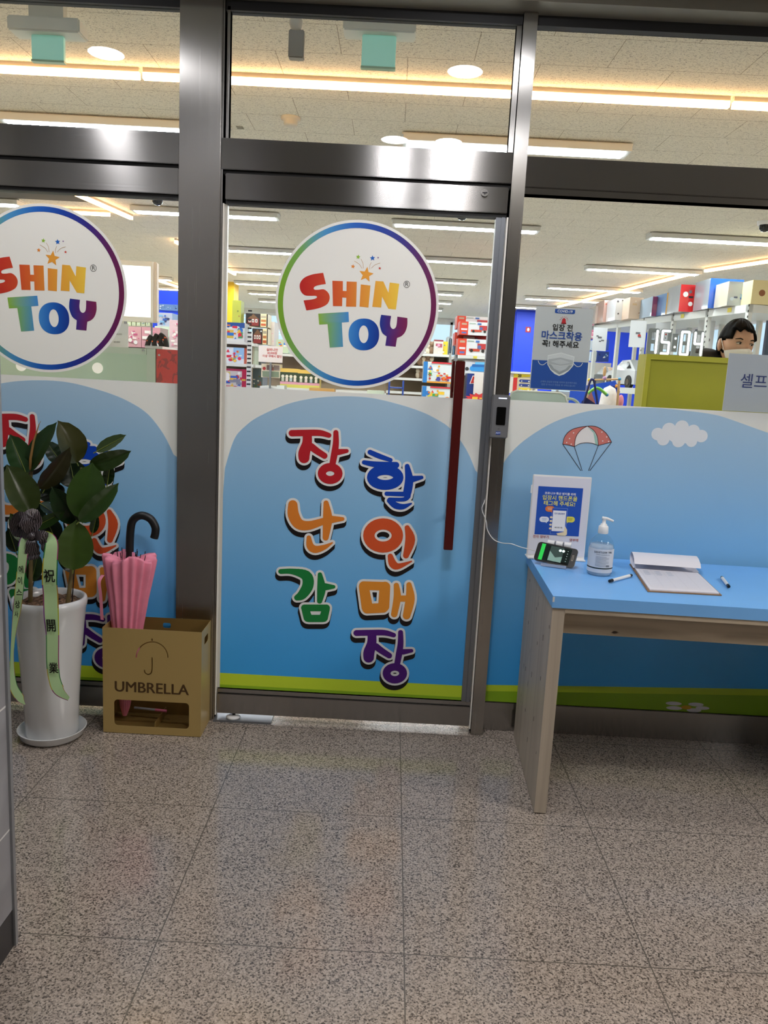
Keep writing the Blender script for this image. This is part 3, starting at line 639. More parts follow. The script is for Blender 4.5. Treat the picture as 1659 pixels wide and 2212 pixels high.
def detector(px, py, label, r=0.055):
    p = atz(px, py, CZ-0.02); t = empty('smoke_detector', label, 'smoke detector', (p.x, p.y, CZ))
    obj('base', MB().lathe([(0, -0.015), (r, -0.015), (r, 0)], (p.x, p.y, CZ), 24), mat('detector_white', 'cfc4b0', 0.6), t)
    obj('head', MB().lathe([(0, -0.045), (r*0.6, -0.045), (r*0.72, -0.035), (r*0.72, -0.02), (r*0.8, -0.015)], (p.x, p.y, CZ), 24), MATS['detector_white'], t)
detector(628, 262, 'round beige smoke detector on the ceiling behind the middle transom')
for px, py, l in ((340, 435, 'black dome camera on the ceiling left of the pillar'), (998, 467, 'black dome camera just under the middle door top rail'), (1652, 492, 'black dome camera at the right edge of the photo')):
    p = atz(px, py, CZ-0.05); t = empty('dome_camera', l, 'security camera', (p.x, p.y, CZ))
    obj('base', MB().lathe([(0, -0.03), (0.06, -0.03), (0.065, 0)], (p.x, p.y, CZ), 24), WHITE, t)
    obj('dome', MB().lathe([(0, -0.085), (0.025, -0.08), (0.042, -0.062), (0.048, -0.03)], (p.x, p.y, CZ), 24), mat('black_dome', '0c0c0f', 0.08), t)
p = atz(60, 425, CZ); tag(obj('air_grille', MB().box(p.x-1.0, p.x+0.55, p.y-0.5, p.y+0.0, CZ-0.02, CZ+0.001), mat('brown_grille', '3c3226', 0.6)), 'dark brown ceiling grille above the left round sticker', 'ceiling grille')
for px, py, l in ((519, 276, 'small grey ceiling stamp plate left of the smoke detector'), (1165, 313, 'small grey ceiling stamp plate beside the first tube panel')):
    p = atz(px, py, CZ); tag(obj('stamp_plate', MB().box(p.x-0.02, p.x+0.02, p.y-0.03, p.y-0.01, CZ-0.002, CZ).box(p.x-0.02, p.x+0.02, p.y+0.0, p.y+0.02, CZ-0.002, CZ), mat('stamp_grey', '8b8372', 0.7)), l, 'plate')

# ================================================================== THINGS ON THE SHOP FRONT
# card reader
a, b_ = at(1065, 852, -0.05), at(1100, 946, -0.05); x0, x1, z0, z1 = 0.3755, 0.4405, 1.176, 1.333
t = empty('card_reader', 'grey fingerprint entry reader mounted on the narrow steel mullion', 'card reader', (0.408, -0.03, 1.25))
obj('body', MB().box(x0, x1, -0.055, -0.0255, z0, z1, b=0.004), mat('reader_grey', '77787a', 0.4, 0.3), t)
obj('sensor_window', MB().box(x0+0.018, x1-0.013, -0.058, -0.0545, 1.225, 1.29, b=0.0035), mat('reader_black', '050506', 0.12), t)
obj('status_light', MB().box(x0+0.022, x1-0.013, -0.0562, -0.0545, 1.3195, 1.3238), emitter('reader_led', 'dfe6ff', 1.6), t)
obj('badge', MB().box(x0+0.021, x0+0.0375, -0.0556, -0.055, 1.1895, 1.2015, lin('1c3a8c')).text('ADT', (x0+0.0292, -0.0558, 1.1955), (1, 0, 0), (0, 0, 1), 0.0085, lin('c9d4ec'), 0.02), PRINT, t)
obj('home_mark', MB().rect(x0+0.027, x0+0.034, 1.2085, 1.2125, -0.0552, lin('5f6062')), PRINT, t)
# white charging cable over the mullion
pts = [at(1046, 1085, -0.03), at(1041, 1100, -0.032), at(1050, 1125, -0.034), at(1053, 1145, -0.034), at(1066, 1165, -0.04), at(1085, 1173, -0.06), at(1105, 1175, -0.09), at(1125, 1182, -0.1), at(1150, 1188, -0.11), at(1166, 1192, -0.115)]
pts = [at(1048, 1075, 0.03)] + pts
tag(obj('charging_cable', MB().tube(smoothpath([tuple(p) for p in pts], 5), 0.0016, 8), WHITE), 'thin white cable from the door gap to the phone', 'cable')
# mask poster hung inside the glass
Yp = 0.06
def CP(x, y): q = at(1080+x/2.865, 480+y/2.865, Yp); return (q.x, q.z)
TL, TR, BL, BR = CP(225, 520), CP(580, 542), CP(182, 1030), CP(540, 1045)
t = empty('mask_poster', 'white and blue mask notice poster hanging inside the right pane', 'poster', ((TL[0]+TR[0])/2, Yp, BL[1]))
obj('board', MB().box(TL[0], TR[0], Yp, Yp+0.006, BL[1], TL[1]), mat('poster_board', 'c9cacc', 0.5), t)
u = (TR[0]-TL[0]); hgt = TL[1]-BL[1]
def PX(fx, fz): return (TL[0]+u*fx, TL[1]-hgt*fz)
mb = MB(); blue = lin('2d55a5'); yq = Yp-0.0008
a, b_ = PX(0.01, 0.645), PX(0.99, 0.99); mb.rect(a[0], b_[0], b_[1], a[1], yq, blue)
a, b_ = PX(0.33, 0.02), PX(0.68, 0.07); mb.poly([(a[0], a[1]), (b_[0], a[1]), (b_[0], b_[1]+0.003), (b_[0]-0.004, b_[1]), (a[0]+0.004, b_[1]), (a[0], b_[1]+0.003)], yq, blue)
X, Z_ = (1, 0, 0), (0, 0, 1)
def tx(s, fx, fz, size, col, bold=0.0): p = PX(fx, fz); mb.text(s, (p[0], yq-0.0006, p[1]), X, Z_, size, lin(col), bold)
tx('COVID-19', 0.505, 0.046, 0.0125, 'f2f2f2', 0.015)
tx('입장 전', 0.49, 0.245, 0.0255, '1d1d1f', 0.018); tx('마스크착용', 0.485, 0.345, 0.0335, '2d4f9e', 0.022); tx('꼭! 해주세요', 0.475, 0.445, 0.027, '1d1d1f', 0.018)
tx('고객의 건강과 안전을 위하여 협조해주세요', 0.5, 0.905, 0.0078, '8ea6d2'); tx('입장 전 마스크 착용을 꼭! 부탁드립니다', 0.5, 0.94, 0.0078, '8ea6d2')
p = PX(0.5, 0.155); mb.poly([(p[0]-0.008, p[1]-0.008), (p[0]+0.008, p[1]-0.008), (p[0]+0.006, p[1]+0.005), (p[0]+0.002, p[1]+0.009), (p[0]-0.002, p[1]+0.009), (p[0]-0.006, p[1]+0.005)], yq, lin('c22b33'))
mb.rect(p[0]-0.0095, p[0]+0.0095, p[1]-0.012, p[1]-0.008, yq, lin('8a1f28'))
for k in range(7):
    an = math.pi*(0.08+0.84*k/6); mb.stroke([(p[0]+0.012*math.cos(an), p[1]+0.012*math.sin(an)), (p[0]+0.016*math.cos(an), p[1]+0.016*math.sin(an))], 0.0006, yq, lin('c22b33'))
def q(l): return [PX(*k) for k in l]
mc = [lin('b9bbbe'), lin('d9dadc'), lin('a2a5a9'), lin('c8cacd')]
mb.poly(q([(0.27, 0.58), (0.5, 0.54), (0.74, 0.58), (0.735, 0.69), (0.66, 0.76), (0.58, 0.805), (0.5, 0.825), (0.42, 0.805), (0.34, 0.76), (0.275, 0.69)]), yq-0.0006, lin('e9eaea'))
mb.poly(q([(0.28, 0.59), (0.5, 0.55), (0.73, 0.59), (0.725, 0.63), (0.5, 0.60), (0.285, 0.63)]), yq-0.001, mc[1])
mb.poly(q([(0.285, 0.63), (0.5, 0.60), (0.725, 0.63), (0.72, 0.68), (0.5, 0.70), (0.285, 0.68)]), yq-0.001, mc[0])
mb.poly(q([(0.33, 0.655), (0.5, 0.62), (0.68, 0.655), (0.5, 0.69)]), yq-0.0014, mc[3])
mb.poly(q([(0.285, 0.685), (0.5, 0.705), (0.72, 0.685), (0.65, 0.75), (0.5, 0.81), (0.35, 0.75)]), yq-0.001, mc[2])
mb.poly(q([(0.34, 0.69), (0.5, 0.705), (0.66, 0.69), (0.6, 0.74), (0.5, 0.775), (0.4, 0.74)]), yq-0.0014, mc[3])
for s in (-1, 1): mb.stroke(smoothpath(q([(0.5+s*0.235, 0.665), (0.5+s*0.30, 0.70), (0.5+s*0.36, 0.69), (0.5+s*0.39, 0.655)]), 5), 0.0011, yq-0.001, lin('dfe2e6'))
obj('print', mb, PRINT, t)
hk = [(TL[0]+0.004, Yp+0.003, TL[1]), (TL[0]+0.02, Yp+0.003, TL[1]+0.008), (TL[0]+0.035, Yp+0.003, TL[1]+0.012), (TL[0]+0.04, Yp+0.003, TL[1]+0.022), (TL[0]+0.03, Yp+0.003, TL[1]+0.03)]
obj('hook', MB().tube(smoothpath(hk, 5), 0.0018, 8), ACRYL, t)
# paper sign at the right edge
Yq = 0.058
a, b_ = at(1578, 763, Yq), at(1570, 887, Yq)
t = empty('paper_sign', 'white self-packing paper sign at the right edge of the photo', 'sign', (a.x+0.2, Yq, b_.z))
obj('sheet', MB().box(a.x-0.004, a.x+0.52, Yq, Yq+0.003, b_.z, a.z), mat('sign_paper', 'b4b8c2', 0.6), t)
p = at(1650, 827, Yq); hh = at(1600, 812, Yq).z-at(1600, 842, Yq).z
obj('print', MB().text('셀프포장대', (at(1597, 829, Yq).x, Yq-0.0008, p.z), X, Z_, hh*1.12, lin('3a4478'), 0.004, 'LEFT'), PRINT, t)

# ================================================================== RECEPTION TABLE
TH = math.radians(-2.0); TP = Vector((0.541, -0.582, 0)); TL_, TW = 1.35, 0.60
tu = Vector((math.cos(TH), math.sin(TH), 0)); tv = Vector((-math.sin(TH), math.cos(TH), 0)); tz = Vector((0, 0, 1))
def tp(a, b_, z=0.736): return TP+tu*a+tv*b_+tz*z
def woodmat(name, c1, c2, axis, knots=True):
    m, nt, b = newmat(name); L = nt.links; N = nt.nodes.new; tc = N('ShaderNodeTexCoord'); mp = N('ShaderNodeMapping')
    mp.inputs['Scale'].default_value = tuple(0.35 if i == axis else 7.0 for i in range(3)); L.new(tc.outputs['Object'], mp.inputs[0])
    n = N('ShaderNodeTexNoise'); n.inputs['Scale'].default_value = 3; n.inputs['Detail'].default_value = 5; n.inputs['Distortion'].default_value = 0.8
    L.new(mp.outputs[0], n.inputs['Vector']); r = N('ShaderNodeValToRGB'); r.color_ramp.elements[0].position = 0.35; r.color_ramp.elements[1].position = 0.62
    r.color_ramp.elements[0].color = (*lin(c1), 1); r.color_ramp.elements[1].color = (*lin(c2), 1); L.new(n.outputs['Fac'], r.inputs[0])
    n2 = N('ShaderNodeTexNoise'); n2.inputs['Scale'].default_value = 22; m3 = N('ShaderNodeMapping'); m3.inputs['Scale'].default_value = tuple(0.5 if i == axis else 1.6 for i in range(3))
    L.new(tc.outputs['Object'], m3.inputs[0]); L.new(m3.outputs[0], n2.inputs['Vector']); r2 = N('ShaderNodeValToRGB'); r2.color_ramp.elements[0].position = 0.24; r2.color_ramp.elements[1].position = 0.28
    r2.color_ramp.elements[0].color = (*lin('4a382c'), 1); r2.color_ramp.elements[1].color = (1, 1, 1, 1); L.new(n2.outputs['Fac'], r2.inputs[0])
    mx = N('ShaderNodeMix'); mx.data_type = 'RGBA'; mx.blend_type = 'MULTIPLY'; mx.inputs[0].default_value = 1 if knots else 0
    L.new(r.outputs[0], mx.inputs[6]); L.new(r2.outputs[0], mx.inputs[7]); L.new(mx.outputs[2], b.inputs['Base Color']); b.inputs['Roughness'].default_value = 0.45
    return m
PINE_V = woodmat('pine_upright', 'a69b8b', 'b9ae9c', 2); PINE_H = woodmat('pine_rail', '9c8f7c', 'beb19b', 0)
t = empty('reception_table', 'blue topped pine table standing in front of the right pane', 'table', TP)
TBLUE = mat('blue_laminate', '74b2f0', 0.32, noise=(4, .03))
obj('table_top', MB().obox(tp(0, 0, 0.698), tu*TL_, tv*TW, tz*0.038), TBLUE, t)
for a0, lb in ((0.003, None), (TL_-0.043, None)):
    lg = obj('side_panel', MB().obox(tp(a0, 0.006, 0.004), tu*0.039, tv*(TW-0.03), tz*0.694), PINE_V, t)
    mb = MB()
    for (b__, zz, h_) in ((0.03, 0.62, 0.012), (0.12, 0.55, 0.02), (0.3, 0.60, 0.01), (0.22, 0.50, 0.012), (0.1, 0.42, 0.014), (0.28, 0.36, 0.02), (0.16, 0.25, 0.016), (0.06, 0.18, 0.01), (0.35, 0.2, 0.012), (0.45, 0.5, 0.012), (0.5, 0.65, 0.01), (0.42, 0.33, 0.016), (0.25, 0.13, 0.018)):
        mb.obox(tp(a0-0.0006, b__, zz), tu*0.0006, tv*0.003, tz*h_)
    obj('knots', mb, mat('dark_knot', '3a2c22', 0.6), lg)
obj('front_rail', MB().obox(tp(0.042, 0.004, 0.682), tu*(TL_-0.084), tv*0.03, tz*0.016), PINE_H, t)
obj('apron', MB().obox(tp(0.042, 0.07, 0.597), tu*(TL_-0.084), tv*0.02, tz*0.10), PINE_H, t)
obj('chip_mark', MB().obox(tp(-0.0004, -0.0006, 0.717), tu*0.006, tv*0.0006, tz*0.016), mat('bare_chip', 'd8d8d4', 0.6), t)

# sign stand on the table
Ys = -0.05
a0, a1, b0, b1 = at(1152, 1024, Ys), at(1279, 1032, Ys), at(1147, 1200, Ys), at(1277, 1208, Ys)
sx0, sx1, sz0, sz1 = a0.x, a1.x, 0.737, (a0.z+a1.z)/2
t = empty('sign_stand', 'white framed notice stand at the back corner of the table', 'sign stand', ((sx0+sx1)/2, Ys, 0.736))
obj('frame', MB().box(sx0, sx1, Ys, Ys+0.006, sz0, sz1, b=0.002).box(sx0, sx1, Ys-0.03, Ys+0.04, 0.7362, 0.741, b=0.002).box(sx0-0.004, sx0, Ys, Ys+0.006, sz1-0.07, sz1-0.04), WHITE, t)
obj('paper', MB().box(sx0+0.004, sx1-0.004, Ys-0.0012, Ys, sz0+0.012, sz1-0.006), mat('notice_paper', 'dcdde6', 0.5), t)
mb = MB(); sw, sh = sx1-sx0, sz1-sz0; yq = Ys-0.002
S = lambda fx, fz: (sx0+sw*fx, sz1-sh*fz)
a, b_ = S(0.105, 0.135), S(0.865, 0.715); mb.rect(a[0], b_[0], b_[1], a[1], yq, lin('2654b4'))
def tx2(s, fx, fz, size, col, bold=0.02): p = S(fx, fz); mb.text(s, (p[0], yq-0.0006, p[1]), X, Z_, size, lin(col), bold)
tx2('코로나19 확산 방지를 위해', 0.485, 0.215, 0.0105, 'e8ecf5'); tx2('입장시 핸드폰을', 0.485, 0.27, 0.0195, 'f0ea6a', 0.010); tx2('태그해 주세요!', 0.485, 0.335, 0.0195, 'f0ea6a', 0.010)
def bubble(fx, fz, wx, wz, col, tail):
    p = S(fx, fz); r = wz; mb.stroke([(p[0]-wx+r, p[1]), (p[0]+wx-r, p[1])], r, yq-0.0006, lin(col)); mb.poly([(p[0]+tail*0.004, p[1]-r*0.8), (p[0]+tail*0.010, p[1]-r*0.8), (p[0]+tail*0.010, p[1]-r*1.4)], yq-0.0006, lin(col))
bubble(0.33, 0.40, 0.017, 0.011, 'e07a3c', 1); bubble(0.25, 0.53, 0.018, 0.0105, 'e8ecf5', 1); bubble(0.69, 0.515, 0.018, 0.011, 'e3dc5c', -1)
a, b_ = S(0.37, 0.385), S(0.635, 0.70); mb.rect(a[0], b_[0], b_[1], a[1], yq-0.0004, lin('9ab2e6')); mb.rect(a[0]+0.001, b_[0]-0.001, b_[1]+0.001, a[1]-0.001, yq-0.0007, lin('2654b4'))
a, b_ = S(0.39, 0.415), S(0.615, 0.665); mb.rect(a[0], b_[0], b_[1], a[1], yq-0.001, lin('eef0f4'))
for k in range(4): p = S(0.365, 0.50+0.045*k); mb.disc(p[0], p[1], 0.005, yq-0.0012, lin('efe0b8'), 16, 0.004)
mb.poly([S(0.615, 0.60), S(0.655, 0.64), S(0.66, 0.70), S(0.63, 0.714), S(0.50, 0.714), S(0.48, 0.69), S(0.60, 0.67)], yq-0.0013, lin('efe0b8'))
yq -= 0.001
tx2('전자 출입명부', 0.503, 0.453, 0.0068, '2d4aa0', 0.01); tx2('6월 10일 시행', 0.503, 0.62, 0.005, '26262a', 0.01)
for k in range(3): 
    for fx, fz, c in ((0.33, 0.40, 'f6d9c2'), (0.25, 0.53, '8fa3cc'), (0.69, 0.515, 'a39c3c')):
        p = S(fx, fz-0.012+0.011*k); mb.rect(p[0]-0.009+0.001*k, p[0]+0.009-0.001*k, p[1]-0.0006, p[1]+0.0006, yq, lin(c))
yq += 0.001
tx2('전자 명부가', 0.22, 0.745, 0.0125, 'a8483e', 0.01); tx2('명부에', 0.79, 0.765, 0.0125, 'a8483e', 0.01)
obj('print', mb, PRINT, t)

# phone on its clip stand
pc = Vector((0.632, -0.165, 0.736)); t = empty('phone_stand', 'silver white clip stand holding the phone on the table', 'phone stand', pc)
ang = math.radians(-22); pu = Vector((math.cos(ang), math.sin(ang), 0)); pn = Vector((math.sin(ang), -math.cos(ang), 0)); lean = math.radians(35)
pup = (Vector((0, 0, 1))*math.cos(lean)-pn*math.sin(lean)); pf = (pn*math.cos(lean)+Vector((0, 0, 1))*math.sin(lean))
SIL = mat('silver_clip', 'c3c5cc', 0.3, 0.4)
mb = MB(); mb.obox(pc-pu*0.045+pn*0.028+Vector((0, 0, 0.002)), pu*0.09, pn*0.012, (0, 0, 0.004)); mb.obox(pc-pu*0.028+pn*0.03+Vector((0, 0, 0.0)), pu*0.056, -pn*0.075, (0, 0, 0.003))
mb.obox(pc-pu*0.045+pn*0.036+Vector((0, 0, 0.004)), pu*0.09, pn*0.003, (0, 0, 0.008))
obj('base', mb, SIL, t)
ph0 = pc+pn*0.026+Vector((0, 0, 0.008)); PW, PHh = 0.146, 0.074
mb = MB()
for k, s in enumerate((-0.03, 0.0, 0.03)):
    c = ph0+pup*(PHh+0.012)+pu*(s+0.004)-pf*0.008; mb.tube([c-pu*0.012, c+pu*0.012], 0.0115, 16)
obj('clip_roller', mb, WHITE, t); c = ph0+pup*(PHh+0.012)-pf*0.008
obj('clip_shaft', MB().tube([c-pu*0.030, c+pu*0.038], 0.0085, 16).obox(pc-pu*0.006-pn*0.03+Vector((0, 0, 0.002)), pu*0.012, pn*0.006, pup*0.07), mat('grey_shaft', '70737c', 0.4), t)
t = empty('smartphone', 'black smartphone showing a camera view, tilted on the clip stand', 'phone', ph0)
def rrect(mb, c, u_, v_, n_, w_, h_, d_, r, col=None):
    pts = []
    for (sx, sy, a_) in ((1, 1, 0), (-1, 1, 1), (-1, -1, 2), (1, -1, 3)):
        for k in range(5):
            an = math.pi/2*(a_+k/4); pts.append(c+u_*(sx*(w_/2-r)+r*math.cos(an))+v_*(sy*(h_/2-r)+r*math.sin(an)))
    n = len(pts); vs = [p-n_*d_/2 for p in pts]+[p+n_*d_/2 for p in pts]
    return mb.add(vs, [list(range(n))[::-1], list(range(n, 2*n))]+[(i, (i+1) % n, (i+1) % n+n, i+n) for i in range(n)], col)
roll = math.radians(-5); u2 = pu*math.cos(roll)+pup*math.sin(roll); v2 = pup*math.cos(roll)-pu*math.sin(roll)
pcx = ph0+pup*(PHh/2+0.002)
obj('body', rrect(MB(), pcx, u2, v2, pf, PW, PHh, 0.0085, 0.012), mat('phone_black', '101012', 0.2), t)
obj('bezel', rrect(MB(), pcx, u2, v2, pf, PW+0.0022, PHh+0.0022, 0.005, 0.013), CHROME, t)
P = lambda a_, b__, d_=0.0046: pcx+u2*a_+v2*b__+pf*d_
def prect(mb, a_, b__, c_, d_, lv, col): mb.add([P(a_, b__, lv), P(c_, b__, lv), P(c_, d_, lv), P(a_, d_, lv)], [(0, 1, 2, 3)], col)
mb = MB(); prect(mb, -0.058, -0.032, 0.052, 0.032, 0.0045, lin('101a18')); prect(mb, -0.058, -0.032, -0.044, 0.032, 0.0048, lin('2bb348'))
prect(mb, -0.024, -0.028, 0.024, 0.030, 0.0048, lin('33403c')); mb.add([P(-0.024, -0.028, .005), P(0.024, -0.028, .005), P(0.024, -0.004, .005), P(0.0, -0.012, .005), P(-0.024, 0.010, .005)], [(0, 1, 2, 3, 4)], lin('6f8a80'))
for a_ in (0.012, 0.0235): mb.add([P(a_+0.005*math.cos(k*math.pi/8), 0.018+0.005*math.sin(k*math.pi/8), 0.0052) for k in range(16)], [list(range(16))], lin('e6fbf6'))  # bright discs painted as lobby downlights mirrored in the screen
prect(mb, 0.005, -0.032, 0.050, -0.025, 0.0049, lin('050606'))
for k in range(5): prect(mb, 0.038, -0.02+0.01*k, 0.041, -0.018+0.01*k, 0.0049, lin('9fb0aa'))
obj('screen', mb, printmat('phone_screen', 0.1), t)
nt = MATS['phone_screen'].node_tree; bb = nt.nodes['Principled BSDF']; nt.links.new(nt.nodes['Attribute'].outputs['Color'], bb.inputs['Emission Color']); bb.inputs['Emission Strength'].default_value = 0.7
mb = MB(); prect(mb, 0.058, -0.011, 0.064, 0.011, 0.0046, lin('b9a888')); prect(mb, 0.059, -0.010, 0.063, 0.010, 0.0049, lin('1a1a1c')); obj('home_button', mb, PRINT, t)

# hand sanitiser bottle
bx_, by_ = 0.765, -0.262; t = empty('sanitizer_bottle', 'clear pump bottle of hand sanitizer on the table', 'bottle', (bx_, by_, 0.736))
R_ = 0.0425
obj('bottle_body', MB().lathe([(0, 0.001), (R_*0.9, 0.001), (R_, 0.008), (R_, 0.098), (R_*0.97, 0.108), (R_*0.85, 0.122), (R_*0.6, 0.136), (0.0155, 0.142), (0.0145, 0.150)], (bx_, by_, 0.736), 40), ACRYL, t)
obj('gel', MB().lathe([(0, 0.003), (R_*0.9, 0.003), (R_*0.96, 0.009), (R_*0.96, 0.098), (R_*0.90, 0.108), (0, 0.108)], (bx_, by_, 0.736), 32), mat('clear_gel', 'dde6f0', 0.1, alpha=0.4), t)
mb = MB()
def cyl_patch(mb, a0, a1, z0, z1, r, col, n=16):
    vs = []
    for k in range(n+1):
        a_ = a0+(a1-a0)*k/n; vs += [(bx_+r*math.cos(a_), by_+r*math.sin(a_), z0), (bx_+r*math.cos(a_), by_+r*math.sin(a_), z1)]
    mb.add(vs, [(2*i, 2*i+2, 2*i+3, 2*i+1) for i in range(n)], col)
A0 = -math.pi/2-0.27
cyl_patch(mb, A0-1.5, A0+1.5, 0.750, 0.833, R_+0.0004, lin('d6dae0'), 32); cyl_patch(mb, A0-1.5, A0+1.5, 0.764, 0.768, R_+0.0008, lin('10231f'), 32)
def ctext(s, ac, z, size, col, bold=0.0):
    i0 = len(mb.v); mb.text(s, (0, 0, z), X, Z_, size, lin(col), bold)
    for i in range(i0, len(mb.v)):
        x_, _, z_ = mb.v[i]; a_ = ac+x_/R_; mb.v[i] = (bx_+(R_+0.001)*math.cos(a_), by_+(R_+0.001)*math.sin(a_), z_)
ctext('SANITIZER 70%', A0+0.2, 0.822, 0.0095, '3f4a55', 0.006); ctext('HAND CLEANING GEL', A0+0.2, 0.814, 0.0048, '59646e')
for k in range(9): cyl_patch(mb, A0-0.38, A0-0.38+(1.1 if k % 3 else 0.85), 0.806-k*0.0041, 0.8071-k*0.0041, R_+0.001, lin('8a93a0'), 8)
for k in range(7): cyl_patch(mb, A0+0.5+k*0.045, A0+0.52+k*0.045, 0.771, 0.778, R_+0.001, lin('39424a'), 1)
obj('label', mb, PRINT, t)
pm = obj('pump', MB().lathe([(0.0165, 0.146), (0.0175, 0.148), (0.0165, 0.170), (0.014, 0.173), (0.011, 0.174), (0.011, 0.179), (0.0065, 0.180), (0.006, 0.192), (0.008, 0.198), (0.008, 0.203), (0, 0.204)], (bx_, by_, 0.736), 24), WHITE, t)
obj('nozzle', MB().tube([(bx_-0.008, by_, 0.936), (bx_+0.01, by_-0.003, 0.934), (bx_+0.03, by_-0.008, 0.927)], [0.0055, 0.005, 0.0038], 12), WHITE, pm)

# clipboard with a sign-in sheet
q4 = [Vector((0.924, -0.085, 0)), Vector((0.868, -0.474, 0)), Vector((1.107, -0.474, 0)), Vector((1.155, -0.105, 0))]
ub = ((q4[2]-q4[1])).normalized(); vb = Vector((-ub.y, ub.x, 0)); cb0 = q4[1]
# leaning board edges follow the measured corners
t = empty('clipboard', 'brown clipboard holding folded white sign-in sheets on the table', 'clipboard', (cb0.x, cb0.y, 0.736))
def quad(mb, k0, k1, z0, z1, m=0.0, col=None):
    def Q(a_, b__): lo = q4[1]+(q4[2]-q4[1])*a_; hi = q4[0]+(q4[3]-q4[0])*a_; return lo+(hi-lo)*b__
    c4 = [Q(m, k0+m*0.6), Q(1-m, k0+m*0.6), Q(1-m, k1), Q(m, k1)]
    vs = [c+Vector((0, 0, z0)) for c in c4]+[c+Vector((0, 0, z1)) for c in c4]
    return mb.add(vs, [(3, 2, 1, 0), (4, 5, 6, 7), (0, 1, 5, 4), (1, 2, 6, 5), (2, 3, 7, 6), (3, 0, 4, 7)], col), Q
mb, Q = quad(MB(), 0, 1, 0.7365, 0.7395); obj('board', mb, mat('hardboard', '8a6a4a', 0.6), t)
PAPER = mat('white_paper', 'dcdce4', 0.6)
mb, _ = quad(MB(), 0.0, 0.93, 0.7397, 0.744, 0.03); obj('sheets', mb, PAPER, t)
mb = MB()
def flat(mb, a_, b__, c_, d_, col, z=0.7446): mb.add([Q(a_, b__)+Vector((0, 0, z)), Q(c_, b__)+Vector((0, 0, z)), Q(c_, d_)+Vector((0, 0, z)), Q(a_, d_)+Vector((0, 0, z))], [(0, 1, 2, 3)], col)
for k in range(13): flat(mb, 0.08, 0.1+k*0.06, 0.92, 0.104+k*0.06, lin('c6c6cf'))
for k in range(6): flat(mb, 0.08+k*0.168, 0.1, 0.084+k*0.168, 0.824, lin('c6c6cf'))
for k in range(9): flat(mb, 0.12+(k % 3)*0.17, 0.55+0.06*(k//3), 0.2+(k % 3)*0.17, 0.575+0.06*(k//3), lin('bcc4d2'), 0.7448)
obj('form_lines', mb, PRINT, t)
l0, l1 = Q(0.0, 0.93), Q(1.0, 0.93); vd = (q4[0]-q4[1]).normalized(); prof = []
for k in range(13):
    a_ = math.pi*(-0.45+1.5*k/12); prof.append((vd*(0.022*math.sin(a_)), 0.022-0.022*math.cos(a_)))
prof = [(-vd*0.06, 0.008), (-vd*0.03, 0.0085)]+[(vd*(0.032*math.sin(math.pi*k/10)), 0.0095+0.022*(1-math.cos(math.pi*k/10))) for k in range(11)]+[(-vd*0.03, 0.050), (-vd*0.06, 0.040), (-vd*0.075, 0.026)]
vs = [];
for dv, dz in prof: vs += [l0+dv+Vector((0, 0, 0.737+dz)), l1+dv+Vector((0, 0, 0.737+dz))]
obj('folded_sheets', MB().add(vs, [(2*i, 2*i+1, 2*i+3, 2*i+2) for i in range(len(prof)-1)], None, True), PAPER, t)
def marker(a_, b__, label, capend=0):
    a_, b__ = Vector((a_[0], a_[1], 0.7435)), Vector((b__[0], b__[1], 0.7435)); d = b__-a_
    t = empty('marker_pen', label, 'pen', a_, 'white marker pens on the table')
    obj('barrel', MB().tube([a_+d*0.12, a_+d*0.88], 0.0055, 14), WHITE, t)
    obj('cap', MB().tube([a_, a_+d*0.12], [0.0052, 0.006], 14), BLACK, t); obj('end_cap', MB().tube([a_+d*0.88, b__-d*0.04, b__], [0.0058, 0.0052, 0.003], 14), BLACK, t)
marker((0.768, -0.385), (0.875, -0.280), 'white marker pen with black ends between bottle and clipboard'); marker((1.172, -0.372), (1.203, -0.238), 'white marker pen with black ends right of the clipboard')

# ================================================================== UMBRELLA BOX AND UMBRELLA
gx0, gx1, gy0, gy1, gh = -1.012, -0.644, -0.170, -0.022, 0.414
GOLD = mat('gold_painted_steel', 'b89e62', 0.38, 0.3); GOLDIN = mat('gold_inside', '8f7440', 0.4, 0.4)
t = empty('umbrella_stand', 'gold steel umbrella box standing in front of the wide pillar', 'umbrella stand', ((gx0+gx1)/2, (gy0+gy1)/2, 0))
def plate2d(outer, holes, th, fr):      # outline with holes -> thick plate; fr maps (a, b, depth) to a point
    cu = bpy.data.curves.new('p', 'CURVE'); cu.dimensions = '2D'; cu.fill_mode = 'BOTH'; cu.extrude = th/2
    for lp in [outer]+holes:
        sp = cu.splines.new('POLY'); sp.points.add(len(lp)-1); sp.use_cyclic_u = True
        for i, p in enumerate(lp): sp.points[i].co = (p[0], p[1], 0, 1)
    ob = bpy.data.objects.new('p', cu); COL.objects.link(ob); dg = bpy.context.evaluated_depsgraph_get(); me = ob.evaluated_get(dg).to_mesh()
    mb = MB().add([fr(v.co.x, v.co.y, v.co.z+th/2) for v in me.vertices], [list(p.vertices) for p in me.polygons])
    ob.evaluated_get(dg).to_mesh_clear(); bpy.data.objects.remove(ob); bpy.data.curves.remove(cu); return mb
def rr(x0, x1, z0, z1, r, n=5):
    o = []
    for cx, cz, a_ in ((x1-r, z1-r, 0), (x0+r, z1-r, 1), (x0+r, z0+r, 2), (x1-r, z0+r, 3)):
        for k in range(n+1): an = math.pi/2*(a_+k/n); o.append((cx+r*math.cos(an), cz+r*math.sin(an)))
    return o
GB = lambda x, y: (lambda q_: (q_.x, q_.z))(at(x/3.456, 1240+y/3.456, gy0))
w0, w1 = GB(852, 935), GB(1410, 1150)
outer = [(gx0, 0.002), (gx1, 0.002), (gx1, gh), (gx0, gh)]
arc = [GB(1135+118*math.cos(a_), 625-118*math.sin(a_)) for a_ in [math.pi*k/20 for k in range(21)]]
